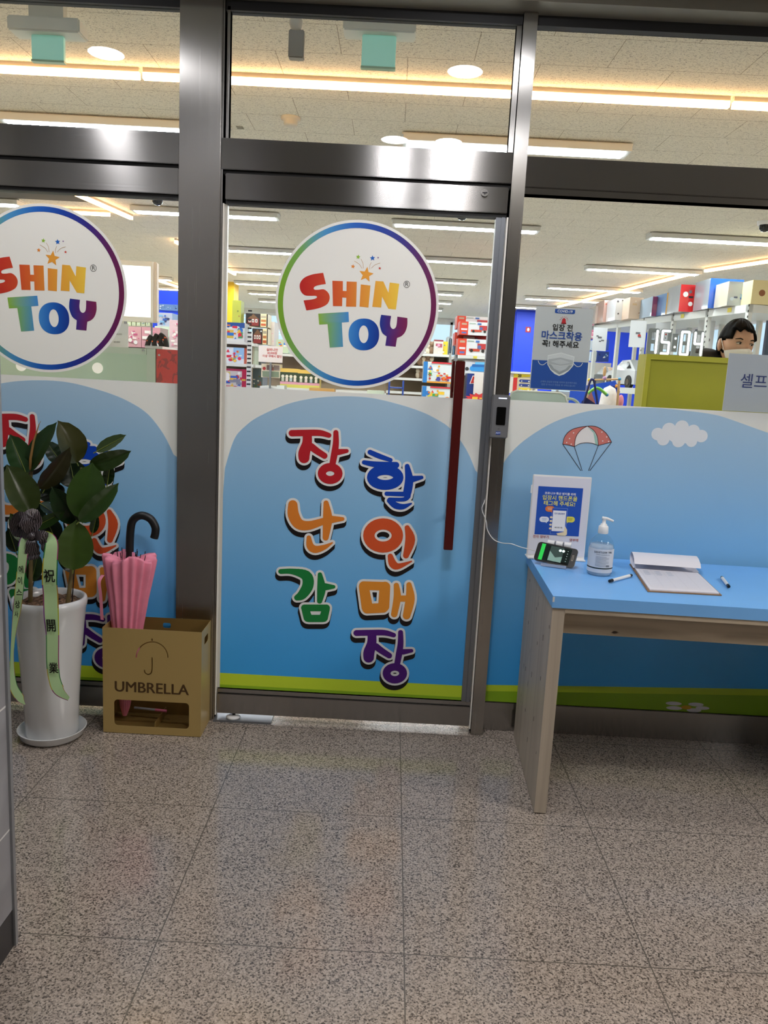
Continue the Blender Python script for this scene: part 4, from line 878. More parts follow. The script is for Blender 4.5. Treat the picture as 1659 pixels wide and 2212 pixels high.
cxm, czm = GB(1135, 625); cc = [((x-cxm)*0.9+cxm, (z-czm)*0.9+czm) for x, z in arc]
hk = smoothpath([GB(1135, 622), GB(1135, 700), GB(1128, 738), GB(1105, 750), GB(1083, 738), GB(1078, 715)], 4)
def ribbon(path, r):
    a_, b__ = [], []
    for i, p in enumerate(path):
        q0, q1 = path[max(0, i-1)], path[min(len(path)-1, i+1)]; d = math.hypot(q1[0]-q0[0], q1[1]-q0[1]); n_ = (-(q1[1]-q0[1])/d*r, (q1[0]-q0[0])/d*r)
        a_.append((p[0]+n_[0], p[1]+n_[1])); b__.append((p[0]-n_[0], p[1]-n_[1]))
    return a_+b__[::-1]
holes = [rr(w0[0], w1[0], w1[1]-0.004, w0[1], 0.014), ribbon(arc, 0.0022), ribbon(hk, 0.0024), ribbon([GB(1135, 500), GB(1135, 482)], 0.003)]
obj('front_plate', plate2d(outer, holes, 0.0015, lambda a_, b__, c_: (a_, gy0+c_, b__)), GOLD, t)
obj('side_panel', plate2d([(gy0+0.0015, 0.002), (gy1, 0.002), (gy1, gh), (gy0+0.0015, gh)], [rr(gy0+0.045, gy1-0.045, gh-0.065, gh-0.035, 0.008)], 0.0015, lambda a_, b__, c_: (gx1-c_, a_, b__)), GOLD, t)
obj('side_panel', plate2d([(gy0+0.0015, 0.002), (gy1, 0.002), (gy1, gh), (gy0+0.0015, gh)], [rr(gy0+0.045, gy1-0.045, gh-0.065, gh-0.035, 0.008)], 0.0015, lambda a_, b__, c_: (gx0+c_, a_, b__)), GOLD, t)
obj('back_plate', plate2d([(gx0, 0.002), (gx1, 0.002), (gx1, gh), (gx0, gh)], [rr(-0.83, -0.80, gh-0.04, gh-0.02, 0.006)], 0.0015, lambda a_, b__, c_: (a_, gy1-c_, b__)), GOLDIN, t)
obj('drip_tray', MB().box(gx0+0.002, gx1-0.002, gy0+0.002, gy1-0.002, 0.012, 0.018).box((gx0+gx1)/2+0.01, (gx0+gx1)/2+0.013, gy0+0.002, gy1-0.002, 0.018, 0.05), GOLDIN, t)
p = GB(1130, 855); ch = (GB(1130, 812)[1]-GB(1130, 900)[1])
mb = MB()
for k in range(4): mb.text('UMBRELLA', (p[0]-0.0012+0.0008*k, gy0-0.0004-0.0002*k, p[1]), X, Z_, ch*1.25, lin('4a3418'), 0.0)
obj('lettering', mb, PRINT, t)
mk = empty('marker_pen', 'thin pen lying inside the lower slot of the gold umbrella box', 'pen', (-0.86, -0.1, 0.062))
obj('barrel', MB().tube([(-0.93, -0.06, 0.055), (-0.845, -0.07, 0.055)], 0.005, 10), mat('grey_pen', '9a9a9a', 0.4), mk); obj('cap', MB().tube([(-0.845, -0.07, 0.055), (-0.80, -0.075, 0.055)], 0.0055, 10), mat('pink_cap', 'd06a84', 0.4), mk)

# pink umbrella, handle up
GA = lambda x, y, Y: at(x/3.456, 880+y/3.456, Y)
Yu = -0.09; top = GA(962, 1110, Yu); bot = Vector((GA(930, 1500, Yu).x-0.005, Yu+0.01, 0.03))
t = empty('umbrella', 'folded pink umbrella standing handle up in the gold box', 'umbrella', (bot.x, bot.y, bot.z))
ax = (top-bot); ln = ax.length
N_F = 16
def umb(a_, tt): return 1+0.16*(0.3+0.7*tt)*math.cos(N_F*a_)+0.05*math.sin(3*a_+tt*2)
mb = MB().lathe([(0.008, 0.0), (0.018, 0.05), (0.030, 0.18), (0.040, 0.35), (0.056, 0.55), (0.072, 0.75), (0.090, 0.93), (0.094, 0.985), (0.088, 1.0), (0.062, 0.99), (0.02, 0.96)], (0, 0, 0), 128, None, True, umb)
mb.v = [tuple(bot+ax*v[2]+Vector((v[0]*0.97, v[1]*0.62, (0.012*math.sin(4*math.atan2(v[1], v[0])) if v[2] > 0.85 else 0)))) for v in mb.v]
obj('canopy', mb, mat('pink_fabric', 'ea8ba2', 0.6, noise=(30, .05)), t)
obj('shaft', MB().tube([bot, top+ax.normalized()*0.03], 0.005, 10).tube([top-ax.normalized()*0.01, top+ax.normalized()*0.018], 0.011, 14), BLACK, t)
hd = [GA(968, 1075, Yu), GA(972, 950, Yu), GA(985, 860, Yu), GA(1020, 818, Yu), GA(1070, 808, Yu), GA(1125, 835, Yu), GA(1158, 890, Yu), GA(1160, 935, Yu), GA(1150, 975, Yu)]
obj('handle', MB().tube(smoothpath([tuple(p) for p in hd], 6), 0.0148, 18), mat('black_rubber_handle', '0f0f11', 0.45), t)
mb = MB()
for k in range(N_F):
    a_ = 2*math.pi*(k+0.5)/N_F; r = 0.062 if k % 2 else 0.040; c = top+Vector((r*math.cos(a_), r*0.6*math.sin(a_), -0.012)); mb.tube([c, c+Vector((0.004*math.cos(a_), 0, 0.02+0.008*(k % 3)))], 0.0014, 6)
obj('rib_tips', mb, BLACK, t)
sp_ = [GA(770, 1250, Yu-0.03), GA(742, 1300, Yu-0.045), GA(752, 1400, Yu-0.045), GA(762, 1560, Yu-0.04), GA(764, 1585, Yu-0.04)]
mb = MB(); pp = smoothpath([tuple(p) for p in sp_], 5); vs = []
for p in pp: vs += [(p[0]-0.0065, p[1], p[2]), (p[0]+0.0065, p[1]-0.003, p[2])]
obj('strap', mb.add(vs, [(2*i, 2*i+1, 2*i+3, 2*i+2) for i in range(len(pp)-1)], None, True), MATS['pink_fabric'], t)

# ================================================================== POTTED RUBBER PLANT
px_, py_ = -1.185, -0.215
t = empty('potted_plant', 'dark leaved rubber plant in a tall white pot left of the gold box', 'potted plant', (px_, py_, 0))
GLAZE = mat('white_glazed_pot', 'd2d3d2', 0.18, coat=0.4)
obj('pot', MB().lathe([(0, 0.012), (0.088, 0.012), (0.092, 0.02), (0.096, 0.15), (0.106, 0.30), (0.117, 0.43), (0.124, 0.495), (0.1275, 0.505), (0.129, 0.52), (0.126, 0.533), (0.119, 0.536), (0.113, 0.53), (0.11, 0.50), (0.108, 0.47)], (px_, py_, 0), 48), GLAZE, t)
obj('saucer', MB().lathe([(0, 0.002), (0.10, 0.002), (0.112, 0.012), (0.119, 0.034), (0.121, 0.036), (0.116, 0.037), (0.108, 0.016), (0.0, 0.010)], (px_, py_, 0), 48), GLAZE, t)
m, nt, b = newmat('bark_soil'); n = nt.nodes.new('ShaderNodeTexNoise'); n.inputs['Scale'].default_value = 90; r = nt.nodes.new('ShaderNodeValToRGB'); tc = nt.nodes.new('ShaderNodeTexCoord'); nt.links.new(tc.outputs['Object'], n.inputs['Vector'])
r.color_ramp.elements[0].color = (*lin('2a1d14'), 1); r.color_ramp.elements[1].color = (*lin('8a6c52'), 1); r.color_ramp.elements[0].position = .35; r.color_ramp.elements[1].position = .65
nt.links.new(n.outputs['Fac'], r.inputs[0]); nt.links.new(r.outputs[0], b.inputs['Base Color']); b.inputs['Roughness'].default_value = 0.95
vs = []; rr_ = random.Random(3); nR, nA = 10, 40
for i in range(nR+1):
    for k in range(nA): a_ = 2*math.pi*k/nA; q_ = 0.1115*i/nR; vs.append((px_+q_*math.cos(a_), py_+q_*math.sin(a_), 0.507+rr_.uniform(0, .010)))
obj('soil', MB().add(vs, [(i*nA+k, i*nA+(k+1) % nA, (i+1)*nA+(k+1) % nA, (i+1)*nA+k) for i in range(nR) for k in range(nA)]), m, t)
STEM = mat('plant_stem', '6a5a34', 0.6, noise=(25, .25))
def stem(pts, r0, r1):
    P_ = smoothpath([tuple(GA(*p)) for p in pts], 5); obj('stem', MB().tube(P_, [r0+(r1-r0)*i/(len(P_)-1) for i in range(len(P_))], 12), STEM, t)
stem([(225, 1500, -0.22), (228, 1350, -0.22), (230, 1100, -0.21), (225, 900, -0.20), (222, 650, -0.19), (235, 480, -0.18)], 0.0085, 0.005)
stem([(500, 1505, -0.22), (520, 1350, -0.22), (545, 1150, -0.21), (575, 900, -0.19), (600, 700, -0.18), (608, 450, -0.17)], 0.0085, 0.005)
obj('support_cane', MB().tube([GA(535, 1500, -0.2), GA(562, 1100, -0.19)], 0.0022, 8), mat('black_cane', '15120f', 0.5), t)
# leaves
mL, ntl, bl = newmat('rubber_leaf'); geo = ntl.nodes.new('ShaderNodeNewGeometry'); mxl = ntl.nodes.new('ShaderNodeMix'); mxl.data_type = 'RGBA'
atl = ntl.nodes.new('ShaderNodeAttribute'); atl.attribute_name = 'Col'; mxl.inputs[7].default_value = (*lin('3b3a18'), 1); ntl.links.new(geo.outputs['Backfacing'], mxl.inputs[0]); ntl.links.new(atl.outputs['Color'], mxl.inputs[6])
ntl.links.new(mxl.outputs[2], bl.inputs['Base Color']); bl.inputs['Roughness'].default_value = 0.28; bl.inputs['Specular IOR Level'].default_value = 0.45
fol = MB()
def leaf(base, tip, wid, yb, yt, cup=0.25, bend=0.0, side=0.0, col='2f4a1c', flip=False):
    B, T_ = GA(base[0], base[1], yb), GA(tip[0], tip[1], yt); d = T_-B; L_ = d.length; d.normalize()
    view = (CAM-(B+T_)/2).normalized(); nrm = (view-d*view.dot(d)).normalized(); sdv = d.cross(nrm).normalized()
    nrm = (nrm*math.cos(side)+sdv*math.sin(side)).normalized(); sdv = d.cross(nrm).normalized()
    if flip: nrm = -nrm
    Wm = wid/3.456*(2.934-0.2)/1693/0.985/2; nl, nw = 16, 8; vs = []
    for i in range(nl+1):
        s_ = i/nl; wd = Wm*(math.sin(math.pi*min(1, s_**0.85))**0.62)*(1-0.12*s_) if 0 < s_ < 1 else 0
        if s_ > 0.9: wd = max(0, Wm*0.55*(1-s_)/0.1*0.5)
        c = B+d*(L_*s_)+nrm*(bend*L_*math.sin(math.pi*s_))
        for j in range(nw+1):
            q_ = -1+2*j/nw; vs.append(c+sdv*(wd*q_)+nrm*(cup*wd*(abs(q_)**1.5)+0.0012*math.sin(i*1.9)*abs(q_)-(0.0025 if j == nw//2 else 0)))
    c0 = tuple(v*0.55 for v in lin(col)); c1 = tuple(min(1, v*1.6) for v in c0); idx = len(fol.f)
    i0 = len(fol.v); fs = [(i*(nw+1)+j, (i+1)*(nw+1)+j, (i+1)*(nw+1)+j+1, i*(nw+1)+j+1) for i in range(nl) for j in range(nw)]
    if flip is False: fs = [f[::-1] for f in fs]
    fol.add(vs, fs, c0, True)
    B2 = B-d*0.012; fol.tube([B2, B+d*0.004+nrm*0.001, B+d*(L_*0.93)+nrm*(bend*L_*0.25-0.003)] if bend == 0 else [B2, B], [0.0022, 0.0018, 0.0005][:3 if bend == 0 else 2], 6, lin('6d7a35'))
LV = [((470, 430), (345, 252), 150, -.12, -.10, .2, 0, .3, '1d3515'), ((560, 600), (520, 380), 240, -.10, -.09, .15, 0, .2, '142a12'), ((420, 700), (350, 560), 200, -.11, -.10, .1, 0, 0, '122510'),
      ((575, 415), (432, 97), 250, -.16, -.20, .35, .05, .55, '45481c'), ((215, 480), (425, 108), 150, -.19, -.17, .4, .06, -.5, '2b4a22'), ((195, 495), (75, 200), 200, -.20, -.22, .3, .0, .3, '2c4d24'),
      ((720, 330), (942, 205), 105, -.17, -.15, .3, 0, -.5, '44592c'), ((670, 440), (980, 325), 150, -.20, -.19, .25, .03, .3, '35501b'), ((60, 620), (45, 430), 140, -.12, -.12, .2, 0, 0, '1a3014'),
      ((295, 610), (525, 296), 165, -.23, -.24, .35, .04, .5, '3c3a1a'), ((235, 790), (50, 425), 245, -.26, -.28, .3, .04, .3, '3a4a1c'), ((620, 840), (690, 410), 290, -.23, -.21, .2, .03, -.1, '3d5c20'),
      ((800, 580), (825, 410), 90, -.17, -.17, .2, 0, 0, '1d3515'), ((590, 855), (888, 563), 150, -.26, -.22, .3, .03, .25, '35551f'), ((580, 870), (385, 590), 185, -.20, -.24, .3, .03, -.3, '1f3d18'),
      ((300, 720), (425, 800), 140, -.22, -.20, .1, 0, -.9, '2f4a3a'), ((545, 1215), (570, 838), 275, -.26, -.24, .2, .03, .1, '45601f'), ((245, 900), (490, 775), 100, -.24, -.23, .3, 0, .3, '33521e'),
      ((215, 1010), (75, 790), 150, -.20, -.22, .2, 0, .2, '35561f'), ((120, 1080), (60, 900), 110, -.16, -.16, .2, 0, 0, '1c3014'), ((235, 1300), (285, 1090), 120, -.20, -.20, .2, 0, 0, '2d4a24'),
      ((545, 1230), (440, 1010), 130, -.18, -.18, .3, 0, 0, '15280f'), ((690, 940), (725, 800), 70, -.18, -.18, .2, 0, 0, '22401a'), ((330, 620), (440, 420), 160, -.13, -.12, .1, 0, 0, '0f2410'),
      ((300, 900), (160, 620), 190, -.14, -.13, .1, 0, 0, '0f2410'), ((420, 1000), (330, 800), 170, -.14, -.13, .1, 0, 0, '0f200e')]
for l_ in LV: leaf(*l_)
fo = obj('foliage', fol, mL, t)
obj('leaf_sheath', MB().tube([GA(225, 470, -0.19), GA(228, 380, -0.2), GA(250, 260, -0.2), GA(290, 130, -0.2), GA(305, 100, -0.2)], [0.004, 0.005, 0.004, 0.0015, 0.0005], 8), mat('brown_sheath', '9a7440', 0.5), t)
# bow and congratulation ribbons hang from the plant
rb = empty('gift_ribbon', 'pale green congratulation ribbons with a black bow tied to the plant', 'ribbon', tuple(GA(230, 960, -0.36)))
m, nt, b = newmat('black_lace'); w_ = nt.nodes.new('ShaderNodeTexWave'); w_.inputs['Scale'].default_value = 60; w_.inputs['Distortion'].default_value = 6; tc = nt.nodes.new('ShaderNodeTexCoord'); r = nt.nodes.new('ShaderNodeValToRGB')
nt.links.new(tc.outputs['Object'], w_.inputs['Vector']); nt.links.new(w_.outputs['Fac'], r.inputs[0]); nt.links.new(r.outputs[0], b.inputs['Base Color']); r.color_ramp.elements[0].color = (*lin('120c10'), 1); r.color_ramp.elements[1].color = (*lin('6a5f62'), 1)
r.color_ramp.elements[0].position = 0.6; r.color_ramp.elements[1].position = 0.95; b.inputs['Roughness'].default_value = 0.35
def loop(mb, path, w0_, Y):
    P_ = smoothpath([(*GA(x, y, Y+dy), wd) for x, y, dy, wd in path], 5); vs = []
    for i, p in enumerate(P_):
        q0, q1 = Vector(P_[max(0, i-1)][:3]), Vector(P_[min(len(P_)-1, i+1)][:3]); d = (q1-q0).normalized(); s_ = d.cross((CAM-Vector(p[:3])).normalized()).normalized(); hw = p[3]/3.456*0.00162/2
        c = Vector(p[:3]); k = 0.004*math.sin(i*1.3); vs += [c-s_*hw+Vector((0, k, 0)), c+Vector((0, -0.004, 0)), c+s_*hw+Vector((0, k, 0))]
    mb.add(vs, [(3*i+j, 3*i+j+1, 3*i+j+4, 3*i+j+3) for i in range(len(P_)-1) for j in (0, 1)], None, True)
mb = MB()
for path in ([(235, 960, 0, 40), (180, 850, -.02, 90), (150, 830, -.01, 100), (120, 900, .01, 90), (160, 935, .01, 80), (235, 960, 0, 40)], [(240, 950, 0, 40), (215, 850, -.01, 80), (240, 800, 0, 90), (270, 850, .01, 80), (240, 950, 0, 40)],
             [(240, 965, 0, 50), (310, 960, -.015, 80), (345, 1000, 0, 90), (365, 1060, .0, 90), (385, 1110, .01, 70)], [(240, 965, 0, 50), (240, 1030, -.01, 85), (245, 1090, 0, 95), (255, 1135, 0, 70)]):
    loop(mb, path, 1, -0.37)
mb.sphere(GA(238, 962, -0.375), 0.014)
obj('bow', mb, m, rb)
def tail(path, names, chars):
    P_ = smoothpath([(*GA(x, y, Y), wd) for x, y, Y, wd in path], 8); vs = []; n_ = len(P_)
    for i, p in enumerate(P_):
        hw = p[3]/3.456*0.00160/2; c = Vector(p[:3]); q0, q1 = Vector(P_[max(0, i-1)][:3]), Vector(P_[min(n_-1, i+1)][:3]); d = (q1-q0).normalized(); s_ = d.cross(Vector((0.1, -1, 0.0))).normalized()
        if s_.x < 0: s_ = -s_
        tap = 1 if i < n_-8 else (n_-1-i)/8
        for q_ in (-1, -0.86, 0.86, 1): vs.append(c+s_*(hw*(q_ if q_ < 0 or i < n_-8 else q_*tap*1.0)))
    mb = MB()
    for i in range(n_-1):
        tt = i/(n_-1); ec = [lin('7a2a86'), lin('2d7a3a'), lin('b8a52a'), lin('8a2f6a')][int(tt*7.9) % 4]; e2 = [lin('b8c22a'), lin('a03070'), lin('2d7a3a'), lin('b08a2a')][int(tt*7.9) % 4]
        for j, c in enumerate((ec, lin('b9dba0'), e2)):
            o_ = 4*i+j; mb.add([vs[o_], vs[o_+1], vs[o_+5], vs[o_+4]], [(0, 1, 2, 3)], c, True)
    for ch_, x, y, Y, sz, sq in chars:
        c = GA(x, y, Y-0.005); mb.text(ch_, c, (sq, 0, 0.04*sq), (-0.06, 0, 1), sz/3.456*0.00162, lin('15140f'), 0.02)
    obj(names, mb, PRINT, rb)
tail([(300, 945, -.35, 30), (350, 960, -.37, 70), (385, 1010, -.385, 90), (375, 1150, -.39, 105), (370, 1300, -.39, 108), (378, 1400, -.385, 108), (383, 1560, -.385, 108), (392, 1700, -.385, 95), (393, 1900, -.385, 92), (405, 2020, -.385, 88), (440, 2110, -.39, 90), (520, 2165, -.395, 60)],
     'ribbon_tail', [('祝', 368, 1265, -.392, 100, 0.82), ('開', 382, 1635, -.39, 100, 0.75), ('業', 400, 1952, -.39, 86, 0.8)])
tail([(220, 970, -.35, 60), (185, 1000, -.37, 75), (170, 1100, -.38, 72), (155, 1250, -.38, 62), (140, 1400, -.38, 62), (125, 1520, -.37, 58), (105, 1650, -.37, 36), (92, 1800, -.37, 26), (90, 1950, -.37, 34), (100, 2080, -.375, 60), (150, 2170, -.38, 66), (190, 2215, -.38, 20)],
     'ribbon_tail', [('에', 158, 1215, -.382, 60, .7), ('이', 150, 1298, -.382, 60, .7), ('스', 143, 1385, -.382, 60, .8), ('상', 130, 1475, -.378, 60, .7), ('사', 122, 1548, -.375, 50, .6)])
# ================================================================== INSIDE THE STORE
PALS = {'mix': ['e23b34', 'f2c53d', '3a7fd0', '4aa858', 'f0f0ea', 'e88a3a'], 'warm': ['8a5a3a', 'd9b58a', 'a8483a', 'f0e6d2', '5a6a3a'], 'cool': ['2a5cb8', '7ab4e0', 'e8f0f4', '2a3a6a', 'c8d8e8'],
        'pink': ['e79ab4', 'f6dde4', 'c05a86', 'f2f0f0'], 'dark': ['2a2a30', '6a6a70', 'd8d8d8', 'b8342c'], 'red': ['c8342c', 'e8b83a', 'f2efe8', '8a8a90', '3f5fae']}
def decals(mb, x0, x1, z0, z1, y, pal, seed, n=14):
    r = random.Random(seed); P_ = [lin(c) for c in PALS[pal]]; w_, h = x1-x0, z1-z0
    for k in range(n):
        yy = y-0.0015-0.0004*k; s = min(w_, h)*r.uniform(0.08, 0.2); cx = r.uniform(x0+s, x1-s); cz = r.uniform(z0+s, z1-s); t_ = r.random(); c = r.choice(P_)
        if t_ < 0.35: mb.disc(cx, cz, s*0.8, yy, c, 14)
        elif t_ < 0.7: mb.rect(max(x0, cx-s), min(x1, cx+s), cz-s*0.45, cz+s*0.45, yy, c)
        elif t_ < 0.85: mb.poly([(cx-s*.8, cz-s*.6), (cx+s*.8, cz-s*.5), (cx+s*.1, cz+s*.8)], yy, c)
        else: mb.star(cx, cz, s*0.9, yy, c, r.random())
    return mb
def boxmesh(x0, x1, y0, y1, z0, z1, front, side, top=None):
    mb = MB(); v = [(x, y, z) for x in (x0, x1) for y in (y0, y1) for z in (z0, z1)]
    for f, c in (((0, 1, 3, 2), side), ((4, 6, 7, 5), side), ((0, 4, 5, 1), front), ((2, 3, 7, 6), side), ((0, 2, 6, 4), side), ((1, 5, 7, 3), top or side)): mb.add([v[i] for i in f], [(0, 1, 2, 3)], lin(c))
    return mb
def toybox(label, a, b_, Y, dep, front='e8e8e4', side='c8c8c4', pal='mix', seed=1, n=14, band=None, group='boxed toys on the store shelves', rest=None, extra=None, wrap=False):
    p0, p1 = at(a[0], a[1], Y), at(b_[0], b_[1], Y); x0, x1, z1, z0 = p0.x, p1.x, p0.z, p1.z
    tilt = 0.052*(b_[0]-a[0])/2*(Y-CAM.y)/F_PX; z1 -= tilt; z0 += tilt
    if rest is not None: z0 = rest
    mb = boxmesh(x0, x1, Y, Y+dep, z0, z1, front, side)
    w_, h = x1-x0, z1-z0; i0, i1 = x0+w_*0.04, x1-w_*0.04
    if band: 
        for (fx0, fx1, fz0, fz1, c) in band: mb.rect(x0+w_*fx0, x0+w_*fx1, z0+h*fz0, z0+h*fz1, Y-0.0008, lin(c))
    decals(mb, i0, i1, z0+h*0.05, z1-h*0.05, Y, pal, seed, n)
    if extra: extra(mb, x0, x1, z0, z1, Y)
    return tag(obj('toy_box', mb, PRINT if not wrap else GLOSSP), label, 'box', group)
GLOSSP = printmat('wrapped_print', 0.08, 0, 0.9)
SHELF = mat('white_shelf_steel', 'dcdcd8', 0.4); BACKB = mat('shelf_back_panel', '8d7c66', 0.8)

# ---- end bay shelf unit left of the middle sticker
YG = 6.5
def zz(px, py, Y): return at(px, py, Y).z
gx = at(537, 800, YG).x; gxl = at(470, 800, YG).x-0.5
L1, L2, L3, L4 = zz(510, 737, YG), zz(510, 785, YG), zz(510, 841, YG), 0.55
t = empty('shelf_unit', 'white store shelf unit with toy boxes right of the wide pillar', 'shelf', ((gx+gxl)/2, YG+0.2, 0))
for L_ in (L1, L2, L3, L4):
    obj('shelf_board', MB().box(gxl, gx-0.02, YG, YG+0.42, L_-0.035, L_), SHELF, t)
    obj('shelf_board', MB().box(gx-0.38, gx+0.0, YG+0.46, YG+4.0, L_-0.035, L_), SHELF, t)
mb = MB()
for k in range(24): mb.box(gx-0.02, gx+0.025, YG-0.004, YG, 0.9+k*0.05, 0.918+k*0.05)
pst = obj('post', MB().box(gx-0.025, gx+0.03, YG, YG+0.04, 0, L1+0.12), SHELF, t); obj('slots', mb, DARK, pst)
obj('post', MB().box(gx-0.42, gx-0.38, YG+4.0, YG+4.04, 0, L1+0.2), SHELF, t)
obj('back_panel', MB().box(gxl, gx-0.03, YG+0.42, YG+0.45, 0, L1+0.02), BACKB, t); obj('back_panel', MB().box(gx-0.42, gx-0.40, YG+0.46, YG+4.0, 0, L1+0.02), BACKB, t)
toybox('white toy box with blue top and yellow pictures, top shelf right of the pillar', (481, 694), (528, 733), YG+0.03, 0.3, 'e9ebe6', 'b9c0c4', 'mix', 3, 20, [(0, 1, 0.72, 1, '3d5f9a'), (0.05, 0.5, 0.15, 0.6, 'ecc93c')], rest=L1, wrap=True)
toybox('tall olive green box standing highest on the left shelf unit', (502, 648), (520, 692), YG+0.36, 0.2, '9c9f3e', '7f8430', 'warm', 5, 3, rest=L1)
toybox('white toy box with orange and green pictures, second shelf right of the pillar', (481, 748), (527, 783), YG+0.03, 0.3, 'e6edf2', 'c43a34', 'mix', 9, 20, [(0.5, 1, 0.3, 1, '9cc6ea')], rest=L2, wrap=True)
toybox('red toy box with yellow picture, third shelf right of the pillar', (479, 794), (533, 838), YG+0.03, 0.3, 'cfc9bd', 'b52a2c', 'red', 12, 18, [(0.8, 1, 0, 1, 'b92c30'), (0, 0.8, 0.9, 1, 'a83436'), (0, 0.6, 0, 0.16, 'c22f2c'), (0.12, 0.34, 0.45, 0.85, 'd9c06a')], rest=L3, wrap=True)
def house(mb, x0, x1, z0, z1, Y):
    w_, h = x1-x0, z1-z0; mb.poly([(x0+w_*.1, z0+h*.6), (x0+w_*.35, z0+h*.95), (x0+w_*.6, z0+h*.6)], Y-0.012, lin('6b4a30')); mb.rect(x0+w_*.1, x0+w_*.6, z0+h*.05, z0+h*.6, Y-0.0125, lin('7c2a28'))
    for k in range(3): mb.rect(x0+w_*(.14+.15*k), x0+w_*(.24+.15*k), z0+h*.32, z0+h*.56, Y-0.013, lin('efe6dc')); mb.rect(x0+w_*(.165+.15*k), x0+w_*(.215+.15*k), z0+h*.36, z0+h*.5, Y-0.0135, lin('22201f'))
    mb.rect(x0+w_*.68, x0+w_*.95, z0, z1, Y-0.0127, lin('d9c79a'));
    for k in range(3): mb.rect(x0+w_*.70, x0+w_*.93, z0+h*(.08+.3*k), z0+h*(.26+.3*k), Y-0.0131, lin(['b0522c', 'a9683a', '9a8f7c'][k]))
toybox('dark toy house box with three white windows, upper one', (531, 675), (578, 708), YG+0.62, 0.3, '2c2524', 'd8cdb0', 'dark', 4, 3, extra=house)
toybox('dark toy house box with white windows, lower one of the pair', (545, 708), (578, 739), YG+0.62, 0.3, '2c2524', 'd8cdb0', 'dark', 6, 3, extra=house, rest=L1)
toybox('pale stacked box edges behind the dark toy house boxes', (577, 694), (592, 736), YG+0.9, 0.4, 'dccfc6', 'cabfb8', 'pink', 8, 4, rest=L1)
toybox('pale green box on the second side shelf beside the price sheet', (540, 747), (550, 785), YG+0.6, 0.4, 'd6dcc6', 'b8c0a8', 'warm', 10, 5, rest=L2)
toybox('blue and yellow box on the low side shelf of the left unit', (545, 795), (567, 826), YG+0.8, 0.4, '5c6a6a', '6a7078', 'warm', 14, 8, rest=L3)
toybox('grey toy box standing behind the white price sheet', (552, 748), (563, 785), YG+0.9, 0.4, '5d605f', '4a4c4c', 'dark', 15, 5, rest=L2)

# price sheet, play shop, doll house sets
Yd = 5.6
a, b_ = at(559, 746, Yd), at(610, 784, Yd)
t = empty('price_sheet', 'white notice sheet with red lettering left of the middle sticker', 'sign', ((a.x+b_.x)/2, Yd, b_.z))
obj('sheet', MB().box(a.x, b_.x, Yd, Yd+0.004, b_.z, a.z), mat('sheet_paper', 'dcd0c8', 0.6), t)
mb = MB()
for s, y_, sz in (('실바니안', 756, .034), ('20,000원', 763, .030), ('이상 구매시 할인', 770, .030)): p = at(588, y_, Yd); mb.text(s, (p.x, Yd-0.002, p.z), X, Z_, sz, lin('c0504e'), 0.02)
obj('print', mb, PRINT, t)
t = empty('sheet_holder', 'dark stand pole holding the notice sheet', 'stand', ((a.x+b_.x)/2, Yd+0.02, 0))
obj('pole', MB().box((a.x+b_.x)/2-0.01, (a.x+b_.x)/2+0.01, Yd+0.005, Yd+0.025, 0.02, a.z), ALU, t); obj('base', MB().lathe([(0, 0), (0.06, 0), (0.06, 0.02), (0, 0.025)], ((a.x+b_.x)/2, Yd-0.012, 0), 24), ALU, t)
t_l = zz(640, 838, Yd)
xl_, xr_ = at(560, 830, Yd).x, at(830, 838, Yd).x
t = empty('display_counter', 'low brown display shelf carrying the doll house sets', 'shelf', ((xl_+xr_)/2, Yd+0.3, 0))
obj('top_board', MB().box(xl_, xr_, Yd+0.05, Yd+0.6, t_l-0.03, t_l), SHELF, t); obj('back_panel', MB().box(xl_, xr_, Yd+0.6, Yd+0.63, 0, zz(620, 766, Yd+.6)), BACKB, t)
for x in (xl_, xr_-0.03): obj('side_panel', MB().box(x, x+0.03, Yd+0.05, Yd+0.6, 0, t_l-0.03), SHELF, t)
obj('upper_board', MB().box(xl_, xr_, Yd+0.3, Yd+0.6, zz(610, 764, Yd+.32)-.025, zz(610, 764, Yd+.32)), SHELF, t)
def dolls(mb, x0, x1, z0, z1, Y):
    w_, h = x1-x0, z1-z0; mb.rect(x0, x1, z0+h*.3, z0+h*.8, Y-0.008, lin('3c4a34')); mb.rect(x0, x1, z0+h*.8, z1, Y-0.0085, lin('e8c060')); mb.rect(x0, x1, z0+h*.17, z0+h*.3, Y-0.0085, lin('e0a0b0')); mb.rect(x0, x1, z0, z0+h*.17, Y-0.0085, lin('ded66a'))
    for k in range(4): cx = x0+w_*(.15+.23*k); mb.disc(cx, z0+h*.58, h*.085, Y-0.009, lin('ece2cc'), 14); mb.rect(cx-h*.07, cx+h*.07, z0+h*.32, z0+h*.5, Y-0.0092, lin(['c9cdb4', 'e6d2c8', 'b8c4c0', 'e8dccc'][k]))
toybox('yellow topped doll set box, left one on the display shelf', (606, 794), (643, 832), Yd+0.06, 0.2, 'e0cf88', 'd8c070', 'warm', 2, 0, extra=dolls, rest=t_l)
toybox('yellow topped doll set box, right one on the display shelf', (644, 797), (690, 834), Yd+0.06, 0.2, 'e0cf88', 'd8c070', 'warm', 2, 0, extra=dolls, rest=t_l)
def shopart(mb, x0, x1, z0, z1, Y):
    w_, h = x1-x0, z1-z0; mb.rect(x0+w_*.06, x1-w_*.06, z0+h*.06, z0+h*.46, Y-0.006, lin('7d8a72')); mb.rect(x0+w_*.28, x0+w_*.6, z0+h*.55, z1-h*.08, Y-0.006, lin('7a6460')); mb.rect(x0+w_*.64, x1-w_*.05, z0+h*.55, z1-h*.08, Y-0.006, lin('8a7a74')); mb.disc(x0+w_*.15, z0+h*.65, h*.12, Y-0.0065, lin('b43434'), 14)
